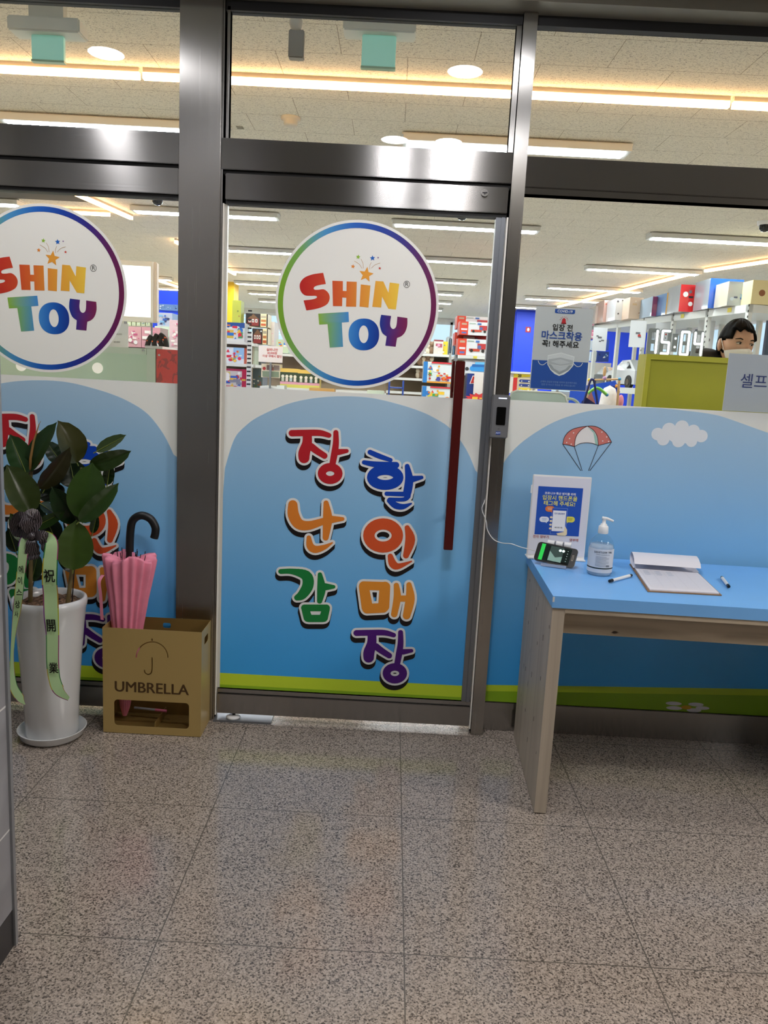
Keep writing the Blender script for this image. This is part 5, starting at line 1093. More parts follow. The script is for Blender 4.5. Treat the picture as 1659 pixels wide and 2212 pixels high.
toybox('white framed play shop box under the notice sheet', (565, 784), (605, 818), Yd+0.06, 0.15, 'e8dcc0', 'd8ccb0', 'warm', 21, 6, extra=shopart)
toybox('pale green toy house box beside the lower left rim of the sticker', (597, 732), (622, 764), Yd+0.32, 0.2, 'c6d6b4', 'a8bca0', 'mix', 22, 8)
toybox('pale narrow floor display box below the doll sets', (598, 832), (614, 843), Yd-0.25, 0.2, 'd8dcd8', 'b0b4b0', 'cool', 23, 5, rest=0.0)
toybox('tan floor display box under the middle sticker', (668, 836), (722, 848), Yd-0.25, 0.2, 'c89a5c', 'b08850', 'warm', 24, 1, rest=0.0)
toybox('pale green floor display with small pictures below the sticker', (793, 842), (829, 854), Yd-0.3, 0.2, 'd3dcc4', 'c0c8b4', 'warm', 25, 6, rest=0.0)

# ---- aisle right of the sticker
Ya = 7.2
sx_l, sx_r = at(836, 800, Ya).x, at(968, 800, Ya).x
t = empty('shelf_unit', 'low white shelving with small figures right of the middle sticker', 'shelf', ((sx_l+sx_r)/2, Ya+0.2, 0))
lv = [zz(925, 764, Ya), zz(920, 791, Ya), zz(915, 818, Ya), zz(912, 848, Ya)]
for L_ in lv: obj('shelf_board', MB().box(sx_l, sx_r, Ya, Ya+0.4, L_-0.03, L_), SHELF, t)
obj('back_panel', MB().box(sx_l, sx_r, Ya+0.4, Ya+0.43, 0, lv[0]+0.02), BACKB, t)
obj('side_panel', MB().box(sx_r, sx_r+0.03, Ya, Ya+0.43, 0, lv[0]+0.02), mat('shelf_side', '9d9c96', 0.5), t)
r_ = random.Random(5); fn = 0
FIG = mat('figure_brown', '8b6f56', 0.6); FIG2 = mat('figure_cream', 'd8cbb4', 0.6)
for li, (L_, pxs) in enumerate(zip(lv[:3], ([922, 930, 937], [906, 914, 922, 931], [903, 911, 918, 926]))):
    for k, pxx in enumerate(pxs):
        x = at(pxx, 800, Ya+0.12).x; h = 0.10+0.03*((k+li) % 2); c = FIG if (k+li) % 2 else FIG2
        o = obj('toy_figure', MB().sphere((x, Ya+0.12, L_+h*0.42), h*0.42, sx=0.7, sy=0.7).sphere((x, Ya+0.11, L_+h*0.95), h*0.28).sphere((x-h*0.2, Ya+0.11, L_+h*1.2), h*0.08).sphere((x+h*0.2, Ya+0.11, L_+h*1.2), h*0.08), c)
        tag(o, f'small {"brown" if c is FIG else "cream"} animal figure on the {["top", "middle", "lower"][li]} shelf right of the sticker, {["first", "second", "third", "fourth"][k]} from left', 'toy figure', 'small figures on the low shelving')
toybox('white and burgundy box standing on the shelf end right of the sticker', (938, 733), (956, 768), Ya+0.02, 0.3, 'd4cdc4', 'b8b2aa', 'pink', 31, 4, [(0, 1, 0.9, 1, '8a3a40'), (0.2, 0.9, 0.5, 0.75, 'a85a6a')])
toybox('yellow box between the burgundy box and the grey books', (955, 737), (966, 767), Ya+0.05, 0.3, 'e4c83a', 'c8b034', 'mix', 32, 6)
for k in range(5):
    toybox(f'thin upright grey-blue box behind the red handle, {["first", "second", "third", "fourth", "fifth"][k]} from left', (967+k*4, 727+(k % 2)*4), (970.4+k*4, 766), Ya+0.1, 0.3, ['8f979c', '6f7f92', 'b4bcc0', '5f7c9c', '7c8f86'][k], ['8f979c', '6f7f92', 'b4bcc0', '5f7c9c', '7c8f86'][k], 'cool', 33+k, 0, group='thin upright boxes')
Yb = 5.2
def blocks(mb, x0, x1, z0, z1, Y):
    w_, h = x1-x0, z1-z0; r = random.Random(8); mb.rect(x0, x0+w_*.13, z0, z1, Y-0.006, lin('2f7fc8')); mb.rect(x0+w_*.25, x1, z1-h*.07, z1, Y-0.006, lin('d0353f')); mb.rect(x0+w_*.13, x1, z0, z0+h*.07, Y-0.006, lin('e89a30'))
    for k in range(14): cx, cz = x0+w_*r.uniform(.35, .82), z0+h*r.uniform(.14, .62); s = h*.055; mb.rect(cx-s, cx+s, cz-s*.6, cz+s*.6, Y-0.0065-0.0002*k, lin(r.choice(['d33a32', 'e8a02e', '3c54b0', 'd33a32', '5a4a9c', '2f8a4a'])))
    mb.disc(x0+w_*.5, z0+h*.2, h*.1, Y-0.0095, lin('4a4a9a'), 14); mb.disc(x0+w_*.5, z1-h*.2, h*.05, Y-0.0095, lin('e8a02e'), 12)
    for k in range(4): mb.disc(x0+w_*.22, z0+h*(.2+.17*k), h*.055, Y-0.0096, lin(['c8463a', 'b8562e', 'd8d048', 'c8703a'][k]), 12)
zb = zz(945, 866, Yb)
toybox('white building block box with blue spine, upper of the stack by the red handle', (916, 779), (979, 831), Yb, 0.25, 'd9e2e4', '9aa6b8', 'mix', 40, 10, extra=blocks)
toybox('white building block box with blue spine, lower of the stack by the red handle', (913, 832), (976, 884), Yb-0.01, 0.25, 'd9e2e4', '9aa6b8', 'mix', 41, 10, extra=blocks)
zq = zz(945, 884, Yb)
tag(obj('display_plinth', MB().box(at(905, 884, Yb).x, at(985, 884, Yb).x, Yb-0.05, Yb+0.4, 0, zq-0.003), SHELF), 'white plinth under the block boxes, hidden by the door film', 'plinth')
Yc = 5.6
def racer(mb, x0, x1, z0, z1, Y):
    w_, h = x1-x0, z1-z0; mb.rect(x0, x0+w_*.27, z0, z1, Y-0.006, lin('d2442e')); mb.rect(x0+w_*.06, x0+w_*.22, z0+h*.75, z0+h*.88, Y-0.0064, lin('b8a088')); mb.rect(x0+w_*.05, x0+w_*.24, z0+h*.36, z0+h*.48, Y-0.0064, lin('d8d8dc')); mb.rect(x0+w_*.07, x0+w_*.22, z0+h*.1, z0+h*.22, Y-0.0064, lin('5a70b0'))
    mb.rect(x0+w_*.62, x0+w_*.98, z0+h*.4, z0+h*.74, Y-0.0064, lin('b83a3c')); mb.rect(x0+w_*.36, x0+w_*.7, z0+h*.26, z0+h*.42, Y-0.0066, lin('c04a34')); mb.disc(x0+w_*.68, z0+h*.52, h*.12, Y-0.0068, lin('5a6a9c'), 14)
    for fx in (.44, .8): mb.disc(x0+w_*fx, z0+h*.3, h*.1, Y-0.007, lin('2e2c2c'), 14)
    mb.rect(x0+w_*.3, x0+w_*.5, z0+h*.84, z0+h*.9, Y-0.0064, lin('9ab0a0')); mb.rect(x0+w_*.56, x0+w_*.68, z0+h*.8, z0+h*.92, Y-0.0064, lin('4a74b8'))
zsh = zz(1020, 768, Yc)
for lb, a_, b__, yy, dz in (('white vehicle toy box with red spine, lower front one above the red handle', (990, 729), (1056, 766), Yc, zsh), ('white vehicle toy box with red spine, upper front one above the red handle', (994, 692), (1060, 728), Yc, None),
                    ('white vehicle toy box with red spine, lower back one of four', (983, 716), (1050, 750), Yc+0.33, None), ('white vehicle toy box with red spine, topmost back one of four', (988, 680), (1056, 714), Yc+0.33, None)):
    toybox(lb, a_, b__, yy, 0.3, 'dcdcde', 'b83a2c', 'cool', 50, 0, extra=racer, rest=dz, group='vehicle toy boxes with red spines')
xA, xB = at(990, 770, Yc).x-0.02, at(1072, 770, Yc).x
t = empty('shelf_unit', 'white shelf unit carrying the red spined vehicle boxes', 'shelf', ((xA+xB)/2, Yc+0.3, 0))
z2_ = zz(1020, 805, Yc)
obj('shelf_board', MB().box(xA, xB, Yc-0.03, Yc+0.7, zsh-0.035, zsh-0.002), SHELF, t); obj('shelf_board', MB().box(xA, xB, Yc-0.03, Yc+0.7, z2_-0.03, z2_), SHELF, t)
obj('post', MB().box(xA-0.02, xA+0.01, Yc-0.03, Yc+0.02, 0, zsh), ALU, t); obj('post', MB().box(xB-0.01, xB+0.02, Yc-0.03, Yc+0.02, 0, zsh), ALU, t); obj('back_panel', MB().box(xA, xB, Yc+0.7, Yc+0.73, 0, zsh), BACKB, t)
obj('price_tag', MB().box(at(1022, 769, Yc).x, at(1030, 769, Yc).x, Yc-0.034, Yc-0.03, zsh-0.03, zsh-0.006), mat('yellow_tag', 'e3d34a', 0.5), t)
def bucket(mb, x0, x1, z0, z1, Y):
    w_, h = x1-x0, z1-z0; mb.stroke([(x0+w_*.35, z0+h*.35), (x0+w_*.95, z0+h*.35)], h*.22, Y-0.006, lin('3d9ae0')); mb.stroke([(x0+w_*.38, z0+h*.6), (x0+w_*.95, z0+h*.66)], h*.12, Y-0.0066, lin('2b6cb4')); mb.stroke([(x0+w_*.5, z0+h*.8), (x0+w_*.9, z0+h*.82)], h*.1, Y-0.0072, lin('6cc0f0')); mb.disc(x0+w_*.12, z0+h*.3, h*.16, Y-0.006, lin('3a3a3c'), 16)
toybox('white box with a blue plastic tub picture right of the red handle', (1004, 777), (1052, 803), Yc-0.0, 0.3, 'd8d8dc', 'b8b8bc', 'cool', 55, 0, extra=bucket, rest=z2_)
Ye = 5.3
def navy(mb, x0, x1, z0, z1, Y):
    w_, h = x1-x0, z1-z0; mb.poly([(x0+w_*.1, z1-h*.3), (x0+w_*.5, z1-h*.28), (x0+w_*.5, z1-h*.2), (x0+w_*.3, z1-h*.2), (x0+w_*.35, z1-h*.06), (x0+w_*.2, z1-h*.06)], Y-0.004, lin('e8e4e2')); mb.poly([(x0+w_*.14, z1-h*.28), (x0+w_*.46, z1-h*.27), (x0+w_*.46, z1-h*.22), (x0+w_*.25, z1-h*.22), (x0+w_*.3, z1-h*.08), (x0+w_*.22, z1-h*.08)], Y-0.005, lin('c8362e')); mb.disc(x0+w_*.4, z0+h*.3, h*.16, Y-0.004, lin('3c4656'), 16)
toybox('tall navy toy box with red logo letter beside the door stile', (1010, 805), (1060, 885), Ye, 0.25, '263a80', '1e2c62', 'dark', 56, 0, extra=navy)
a, b_ = at(1025, 805, Ye-0.03), at(1050, 853, Ye-0.03)
tag(obj('paper_sheet', MB().box(a.x, b_.x, Ye-0.035, Ye-0.032, b_.z, a.z), mat('pale_sheet', 'dcd4d0', 0.6)), 'blank pinkish sheet hanging over the tall navy box', 'sheet')
p = at(1034, 863, Ye-0.06); mb = MB(); n = 14; w1_ = 0.105
mb.poly([(p.x+(w1_ if k % 2 else w1_*1.35)*math.cos(math.pi*k/n)*1.1, p.z+(w1_*.45 if k % 2 else w1_*.66)*math.sin(math.pi*k/n)) for k in range(2*n)], Ye-0.06, lin('cf3a3c')); mb.text('특가', (p.x, Ye-0.063, p.z-0.02), X, Z_, 0.085, lin('f0c84a'), 0.03)
tag(obj('starburst_sign', mb, PRINT), 'red starburst special price sign below the navy box sheet', 'sign')
tag(obj('display_plinth', MB().box(at(1005, 885, Ye).x, at(1065, 885, Ye).x, Ye-0.05, Ye+0.28, 0, zz(1035, 885, Ye)-0.003), SHELF), 'white plinth under the tall navy box, hidden by the door film', 'plinth')
t = empty('wire_rack', 'small blue wire rack right of the low shelving', 'rack', (at(855, 850, 5.0).x, 5.0, 0)); x = at(855, 850, 5.0).x
for dx in (-0.07, 0.07): obj('upright', MB().box(x+dx-0.008, x+dx+0.008, 5.0, 5.2, 0, 1.35), mat('blue_rack', '2a4aa0', 0.5), t)
for L_ in (0.4, 0.7, 1.0, 1.14, 1.27): obj('tray', MB().box(x-0.07, x+0.07, 5.0, 5.2, L_, L_+0.012), MATS['blue_rack'], t)

# yellow column, blue column with fire sign
x0, x1 = at(484, 700, 10.5).x, at(504, 700, 10.5).x
struct('trim_13', MB().box(x0-0.25, x1, 10.5, 10.9, 0, CZ), mat('yellow_column', 'e8b820', 0.6))
Yk = 12.7; x0, x1 = at(1106, 750, Yk).x, at(1200, 750, Yk).x
struct('trim_14', MB().box(x0, x1, Yk, Yk+0.7, 0, CZ, b=0.04), BLUEWALL)
p = at(1141, 712, Yk-0.01); tag(obj('fire_sign', MB().box(p.x-0.05, p.x+0.05, Yk-0.012, Yk, p.z-0.052, p.z+0.052, lin('a82a3a')).disc(p.x, p.z, 0.022, Yk-0.016, lin('f0e8e4'), 16, 0.032), PRINT), 'small red fire point sign on the blue column', 'sign')
x0, x1 = at(1097, 750, 10).x, at(1107, 750, 10).x
tag(obj('dark_post', MB().box(x0+0.02, x1-0.02, 10, 10.06, 0, zz(1100, 690, 10)), mat('dark_post', '35332f', 0.6)), 'thin dark post left of the blue column', 'post')
Yt = 5.6
x0, x1, zt_ = at(1080, 803, Yt).x, at(1160, 805, Yt).x, zz(1120, 803, Yt)
t = empty('toy_counter', 'white counter behind the mask poster with a toy car pack', 'counter', ((x0+x1)/2, Yt+0.2, 0))
obj('counter_top', MB().box(x0, x1, Yt, Yt+0.4, zt_-0.02, zt_), SHELF, t); obj('lower_board', MB().box(x0, x1, Yt, Yt+0.4, zz(1120, 846, Yt)-0.02, zz(1120, 846, Yt)), SHELF, t); obj('side_panel', MB().box(x1, x1+0.02, Yt, Yt+0.4, 0, zt_), SHELF, t); obj('side_panel', MB().box(x0-0.02, x0, Yt, Yt+0.4, 0, zt_), SHELF, t)
def carpack(mb, x0, x1, z0, z1, Y):
    w_, h = x1-x0, z1-z0; mb.rect(x0, x0+w_*.2, z0, z1, Y-0.004, lin('c8302e')); mb.poly([(x0, z1), (x0, z1-h*.22), (x1, z1-h*.12), (x1, z1)], Y-0.0045, lin('e4cf34'))
    mb.text('20', (x0+w_*.3, Y-0.006, z1-h*.11), X, Z_, h*.2, lin('18181a'), 0.04)
    for k in range(3): mb.stroke([(x0+w_*.36, z0+h*(.62-.24*k)), (x0+w_*.85, z0+h*(.62-.24*k))], h*.075, Y-0.005, lin(['2b3f86', '2b3f86', 'e0c42e'][k])); [mb.disc(x0+w_*fx, z0+h*(.60-.24*k), h*.04, Y-0.006, lin('c4c8cc'), 10) for fx in (.42, .78)]
toybox('toy car pack with yellow top and number 20', (1110, 806), (1150, 845), Yt+0.03, 0.08, 'cfc2a4', 'b83030', 'mix', 60, 0, extra=carpack, rest=zz(1120, 846, Yt))
toybox('plain white box left of the toy car pack', (1096, 806), (1108, 845), Yt+0.03, 0.2, 'ded6cc', 'c8c0b8', 'pink', 61, 0, rest=zz(1120, 846, Yt))
# frosted screen board on the packing desk
Yf = 0.34
a, b_ = at(1101, 843, Yf), at(1226, 849, Yf); m_ = [(a.x, 1.0), (a.x, a.z-0.03), (a.x+0.01, a.z-0.008), (a.x+0.03, a.z), (b_.x-0.03, a.z), (b_.x-0.008, a.z-0.012), (b_.x, a.z-0.035), (b_.x, 1.0)]
t = empty('desk_screen', 'frosted pale green rounded screen just above the film, left side', 'screen', ((a.x+b_.x)/2, Yf, 0.98))
obj('board', plate2d(m_, [], 0.01, lambda p_, q_, d_: (p_, Yf+d_, q_)), mat('frosted_board', 'b9c8bf', 0.35), t)
obj('edge', MB().tube([(x, Yf, z) for x, z in m_[1:-1]], 0.004, 8), mat('pale_edge', 'e4e4da', 0.4), t)
obj('tube_arm', MB().tube(smoothpath([tuple(at(x, y, Yf+0.02)) for x, y in ((1222, 862), (1236, 862), (1248, 870), (1256, 885))], 5), 0.006, 10), MATS['frosted_board'], t)
xd0, xd1 = at(1060, 900, Yf).x, at(1300, 900, Yf).x
t = empty('packing_desk', 'white desk behind the film holding the screen', 'desk', ((xd0+xd1)/2, Yf+0.1, 0))
obj('top', MB().box(xd0, xd1, Yf-0.15, Yf+0.35, 0.94, 0.98), SHELF, t)
for x in (xd0, xd1-0.03):
    for y in (Yf-0.15, Yf+0.31): obj('leg', MB().box(x, x+0.03, y, y+0.04, 0, 0.94), SHELF, t)

# olive cabinet, clock, staff member
Yo = 0.45
a, b_ = at(1397, 766, Yo), at(1583, 772, Yo); xr = at(1700, 780, Yo).x; zt_ = (a.z+b_.z)/2
OLIVE = mat('olive_laminate', 'a3a022', 0.55, noise=(5, .05)); OLIVE2 = mat('olive_edge', 'b3ae30', 0.5)
t = empty('olive_cabinet', 'tall olive green cabinet right of centre with a clock on top', 'cabinet', ((a.x+xr)/2, Yo+0.15, 0))
obj('carcass', MB().box(a.x, xr, Yo+0.01, Yo+0.11, 0, zt_), OLIVE, t)
obj('face_frame', MB().box(a.x, xr, Yo, Yo+0.012, zt_-0.022, zt_).box(a.x, a.x+0.02, Yo, Yo+0.012, 0, zt_-0.022).box(xr-0.02, xr, Yo, Yo+0.012, 0, zt_-0.022), OLIVE2, t)
t = empty('digital_clock', 'white digital clock reading 15:04 on the olive cabinet', 'clock', (at(1460, 766, Yo+0.05).x, Yo+0.05, zt_))
Yk2 = Yo+0.05; SEG = {'1': 'bc', '5': 'acdfg', '0': 'abcdef', '4': 'bcfg'}
xs_ = [at(p, 742, Yk2).x for p in (1410, 1437, 1479, 1508)]; hD = 0.056*2; zc_ = zt_+0.002+hD/2-0.004; wD = 0.043; yF = Yk2
mbB, mbL = MB(), MB()
def segs(cx):
    h2, w2 = hD/2-0.009, wD/2-0.006
    return {'a': ((cx-w2, zc_+h2), (cx+w2, zc_+h2)), 'g': ((cx-w2, zc_), (cx+w2, zc_)), 'd': ((cx-w2, zc_-h2), (cx+w2, zc_-h2)), 'b': ((cx+w2, zc_), (cx+w2, zc_+h2)), 'c': ((cx+w2, zc_-h2), (cx+w2, zc_)), 'f': ((cx-w2, zc_), (cx-w2, zc_+h2)), 'e': ((cx-w2, zc_-h2), (cx-w2, zc_))}
for ch_, cx in zip('1504', xs_):
    for k, (p0, p1) in segs(cx).items():
        mbB.stroke([p0, p1], 0.0085, yF, None)
        if k in SEG[ch_]:
            v_ = (p1[0]-p0[0], p1[1]-p0[1]); mbL.stroke([(p0[0]+v_[0]*.04, p0[1]+v_[1]*.04), (p1[0]-v_[0]*.04, p1[1]-v_[1]*.04)], 0.0055, yF-0.0008, None)
xm = (xs_[1]+xs_[2])/2
mbB.box(xm-0.011, xm+0.011, yF, yF+0.012, zc_-0.038, zc_+0.038); mbB.box(xs_[0]-0.02, xs_[3]+0.02, yF+0.0006, yF+0.012, zc_-0.056, zc_-0.05)
for dz in (-0.018, 0.018): mbL.disc(xm, zc_+dz, 0.005, yF-0.0012, None, 16)
for x_ in xs_: mbB.box(x_-wD/2-0.002, x_-wD/2+0.008, yF+0.0006, yF+0.012, zc_-0.05, zc_+0.05).box(x_+wD/2-0.008, x_+wD/2+0.002, yF+0.0006, yF+0.012, zc_-0.05, zc_+0.05)
obj('case', mbB, mat('clock_case', '9aa2a5', 0.4), t); obj('digits', mbL, emitter('clock_led', 'ffffff', 1.6), t)

def skin_mesh(name, joints, edges, m, parent=None, sub=2, root=0):
    me = bpy.data.meshes.new(name); off = root_of(parent).location if parent else Vector((0, 0, 0))
    me.from_pydata([Vector(j[0])-off for j in joints], edges, []); o = bpy.data.objects.new(name, me); COL.objects.link(o); o.parent = parent
    sk = o.modifiers.new('skin', 'SKIN'); sk.use_smooth_shade = True
    for v, j in zip(me.skin_vertices[0].data, joints): v.radius = (j[1], j[2] if len(j) > 2 else j[1]); v.use_root = False
    me.skin_vertices[0].data[root].use_root = True
    sb = o.modifiers.new('sub', 'SUBSURF'); sb.levels = sub; sb.render_levels = sub; me.materials.append(m); return o
Yp_ = 0.98; eye = at(1604, 745, Yp_); hx, hz = eye.x, eye.z
t = empty('person', 'person in black jacket and white mask behind the olive cabinet', 'person', (hx, Yp_+0.06, 0))
SKIN = mat('skin', 'c49a80', 0.55); HAIR = mat('black_hair', '070606', 0.7, spec=0.1); JACK = mat('black_jacket', '131316', 0.75); by = Yp_+0.09
# body: one continuous skinned surface from pelvis to head, hands and feet
J = [((hx, by, 0.93), .13, .10), ((hx, by, 1.12), .125, .095), ((hx, by, 1.32), .145, .10), ((hx, by, 1.43), .10, .08), ((hx, by-.01, 1.50), .052, .055)]
E = [(0, 1), (1, 2), (2, 3), (3, 4)]
def chain(start, pts):
    p = start
    for q in pts: J.append(q); E.append((p, len(J)-1)); p = len(J)-1
    return p
for s in (-1, 1):
    wr = chain(3, [((hx+s*.155, by, 1.40), .058), ((hx+s*.20, by+.01, 1.25), .046), ((hx+s*.225, by, 1.10), .040), ((hx+s*.22, by-.08, .98), .033), ((hx+s*.21, by-.14, .90), .024, .02), ((hx+s*.208, by-.17, .86), .030, .016)])
    for k in range(4): chain(wr, [((hx+s*(.19+.014*k), by-.185, .825), .009), ((hx+s*(.19+.014*k), by-.185, .795-.004*abs(k-1)), .0085), ((hx+s*(.19+.014*k), by-.172, .772-.004*abs(k-1)), .0075)])
    chain(wr-1, [((hx+s*.185, by-.17, .87), .011), ((hx+s*.17, by-.185, .845), .009)])
    chain(0, [((hx+s*.09, by, .82), .088), ((hx+s*.10, by, .50), .058), ((hx+s*.10, by+.01, .28), .05), ((hx+s*.10, by+.01, .09), .036), ((hx+s*.11, by-.10, .045), .036, .03), ((hx+s*.11, by-.15, .035), .028, .02)])
body = skin_mesh('body', J, E, JACK, t, 2)
# head: shaped mesh with brow, nose, cheeks and chin (looks to the lower right)
hc = Vector((hx, Yp_+0.075, hz+0.005)); yaw_h = math.radians(7); tilt_h = math.radians(5)
def hmesh(fn, seg=40, rings=32, lo=0.0, hi=1.0):
    vs = []
    for i in range(rings+1):
        th = math.pi*(lo+(hi-lo)*i/rings)
        for k in range(seg): vs.append(fn(th, 2*math.pi*k/seg))
    return vs, [(j*seg+k, j*seg+(k+1) % seg, (j+1)*seg+(k+1) % seg, (j+1)*seg+k) for j in range(rings) for k in range(seg)]
def hp(x, y, z):
    c, s = math.cos(yaw_h), math.sin(yaw_h); x, y = x*c-y*s, x*s+y*c; c2, s2 = math.cos(tilt_h), math.sin(tilt_h); x, z = x*c2+z*s2, -x*s2+z*c2
    return (hc.x+x, hc.y+y, hc.z+z)
def headf(th, ph):
    sx, sy, sz = math.sin(th)*math.cos(ph), math.sin(th)*math.sin(ph), math.cos(th)
    x = .074*sx; y = .092*sy; z = .108*sz
    if sz < 0: x *= 1-0.32*sz*sz; y *= 1-0.15*sz*sz; y -= 0.012*(-sz)
    if sy < -0.2:                       # face side
        nose = math.exp(-((sx/.16)**2))*math.exp(-(((sz+.22)/.2)**2)); y -= .022*nose
        brow = math.exp(-(((sz-.18)/.1)**2))*math.exp(-((sx/.6)**2)); y -= .004*brow
        for s in (-1, 1): y += .009*math.exp(-(((sx-s*.42)/.17)**2))*math.exp(-(((sz+.02)/.1)**2))
        y -= .003*math.exp(-((sx/.3)**2))*math.exp(-(((sz+.58)/.1)**2))
    return hp(x, y, z)
vs, fs = hmesh(headf); mb = MB().add(vs, fs, None, True)
for s in (-1, 1):
    mb.sphere(hp(s*.078, .012, -.012), 1.0, None, 14, 10, .010, .018, .031); 
mb.tube([hp(0, .02, -.07), (hx, by-.01, 1.50)], [.052, .056], 16)
obj('head', mb, SKIN, t)
def hairf(th, ph):
    sx, sy, sz = math.sin(th)*math.cos(ph), math.sin(th)*math.sin(ph), math.cos(th)
    r = 1.10+.022*math.sin(9*ph+th*5)+.015*math.sin(17*ph)
    lim = .52+.05*math.sin(7*ph+1)+.035*math.sin(13*ph) if sy < -0.15 else -.45+.05*math.sin(11*ph)
    if abs(sx) > .72 and sy < .25: lim = .12
    z = max(sz, lim); kk = math.sqrt(max(0, 1-z*z))/max(1e-4, math.sqrt(1-sz*sz)) if sz < lim else 1
    if sz < lim: r = 0.99
    return hp(.076*sx*kk*r, .094*sy*kk*r, .110*z*(r if sz >= lim else 1.0)+.004)
vs, fs = hmesh(hairf, 72, 40, 0, 0.85); obj('hair', MB().add(vs, fs, None, True), HAIR, t)
def maskf(th, ph):
    sx, sy, sz = math.sin(th)*math.cos(ph), math.sin(th)*math.sin(ph), math.cos(th)
    x, y, z = .081*sx, .100*sy, .112*sz
    x *= 1-0.25*sz*sz; ns = math.exp(-((sx/.3)**2)); y -= .030*ns*math.exp(-(((sz+.35)/.3)**2))
    return hp(x, y-.012*(-sz), z-0.004)
vs = []; nP, nT = 24, 10
for i in range(nT+1):
    for k in range(nP+1):
        ph = math.pi*(1.08+0.84*k/nP); e_ = abs(k/nP-.5)*2; th = math.pi*((.555+.05*e_)+(.86-.10*e_**2-(.555+.05*e_))*i/nT); vs.append(maskf(th, ph))
obj('face_mask', MB().add(vs, [(i*(nP+1)+k, i*(nP+1)+k+1, (i+1)*(nP+1)+k+1, (i+1)*(nP+1)+k) for i in range(nT) for k in range(nP)], None, True), mat('white_mask', 'e8e6e4', 0.8), t)
for s in (-1, 1): obj('mask_strap', MB().tube([maskf(math.pi*.60, math.pi*(1.5+s*.42)), hp(s*.083, .0, .018), hp(s*.086, .02, .0)], .0014, 6), MATS['white_mask'], t)
EYEW = mat('eye_white', 'd8d0c8', 0.3); EYED = mat('eye_dark', '120c0a', 0.2)
for s in (-1, 1):
    e_ = obj('eye', MB().sphere(hp(s*.031, -.0775, .0), 1, None, 14, 8, .0125, .006, .0048), EYEW, t); obj('iris', MB().sphere(hp(s*.031+.004, -.0825, -.0006), .0046, None, 12, 8), EYED, e_)
    obj('upper_lid', MB().tube([hp(s*.017, -.083, .002), hp(s*.031, -.0865, .006), hp(s*.046, -.079, .002)], .0016, 8), EYED, e_)
    obj('eyebrow', MB().tube([hp(s*.014, -.088, .017), hp(s*.032, -.088, .022), hp(s*.052, -.074, .018)], [.0022, .003, .0014], 8), HAIR, t)
obj('hood', MB().sphere((hx-.115, by+.07, 1.52), 1, None, 20, 12, .12, .07, .085).sphere((hx+.02, by+.085, 1.50), 1, None, 20, 12, .13, .06, .07), JACK, t)
obj('collar', MB().lathe([(.075, -.04), (.066, .0), (.060, .045), (.064, .05), (.072, .0), (.082, -.04)], (hx, by-.005, 1.475), 24), JACK, t)

# ---- storage rack on the right with large boxes on top
ZR = 2.19
RN, RF = atz(1619, 657, ZR), atz(1283, 702, ZR); rd = (RF-RN); rl = rd.length; rdn = rd.normalized(); rn = Vector((rdn.y, -rdn.x, 0)); 
if rn.x < 0: rn = -rn
RACK = mat('rack_steel', 'cfd2cf', 0.45); RACKY = mat('rack_cream', 'd8c894', 0.5)
t = empty('storage_rack', 'long white storage rack running deep along the right side', 'rack', RN.xy.to_3d())
for zlev in (ZR, 1.40, 0.6):
    obj('shelf', MB().obox(RN+Vector((0, 0, zlev-ZR-0.07)), rd, rn*0.6, (0, 0, 0.07)), RACK, t)
for k in range(6):
    for w_ in (0, 0.56):
        q_ = RN+rd*(k/5*0.98)+rn*w_; pp = obj('post', MB().obox((q_.x, q_.y, 0), rdn*0.045, rn*0.04, (0, 0, ZR+(0 if k else 0.0))), RACK, t)
        if w_ == 0 and k < 4:
            mb = MB()
            for j in range(16): mb.obox((q_.x-0.002*rn.x, q_.y-0.002, 1.42+j*0.05), rdn*0.012, rn*0.003, (0, 0, 0.02))
            obj('slots', mb, DARK, pp)
obj('price_tags', MB().obox(RN+rd*.08+Vector((0, 0, -.05)), rdn*.06, -rn*.004, (0, 0, .04)), MATS['yellow_tag'], t)
obj('price_tags', MB().obox(RN+rd*.33+Vector((0, 0, -.05)), rdn*.06, -rn*.004, (0, 0, .04)), MATS['yellow_tag'], t)
BIG = [('cream box at the right edge on top of the storage rack', 1628, 1680, 603, 657, .35, 'dccf9e', 'd0c49a', 'warm', 2), ('grey-white box with scooter picture on top of the rack above the person', 1576, 1626, 606, 660, .3, 'b4bcc2', 'c4bda8', 'cool', 9),
       ('large blue box with white side on top of the rack', 1536, 1600, 599, 666, .38, '24509f', '9aa2ae', 'dark', 5), ('large red box with white side on top of the rack', 1472, 1512, 613, 673, .38, 'c42a2c', 'a8adb6', 'dark', 5),
       ('yellow and blue picture box next left of the red box', 1442, 1450, 632, 679, .5, 'e0a630', '5e8cc0', 'cool', 1), ('silvery blue wrapped box with a purple edge', 1411, 1417, 640, 683, .5, '7e2f5a', '9fb6cc', 'cool', 1),
       ('beige box stack with strap pictures on the rack', 1362, 1386, 641, 688, .4, 'd8bfa6', 'c8b09c', 'warm', 4), ('white box with a photo of a helmet on the rack', 1332, 1344, 644, 691, .4, 'dcdcdc', 'cfcfd4', 'dark', 3),
       ('rose brown box near the far end of the rack', 1306, 1318, 648, 696, .4, 'b58f84', 'a88478', 'warm', 3), ('small grey wrapped box at the far end of the rack', 1288, 1298, 660, 699, .4, 'b8a8a0', 'a09894', 'cool', 3)]
for i, (lb, pa, pb, ya, yb, dep, c1, c2, pal, n_) in enumerate(BIG):
    q_ = atz(pa, yb, ZR+0.002); Y_ = q_.y
    toybox(lb, (pa, ya), (pb, yb), Y_, dep, c1, c2, pal, 70+i, n_, rest=ZR+0.002, group='large boxes on top of the storage rack', wrap=(i not in (0, 6)))
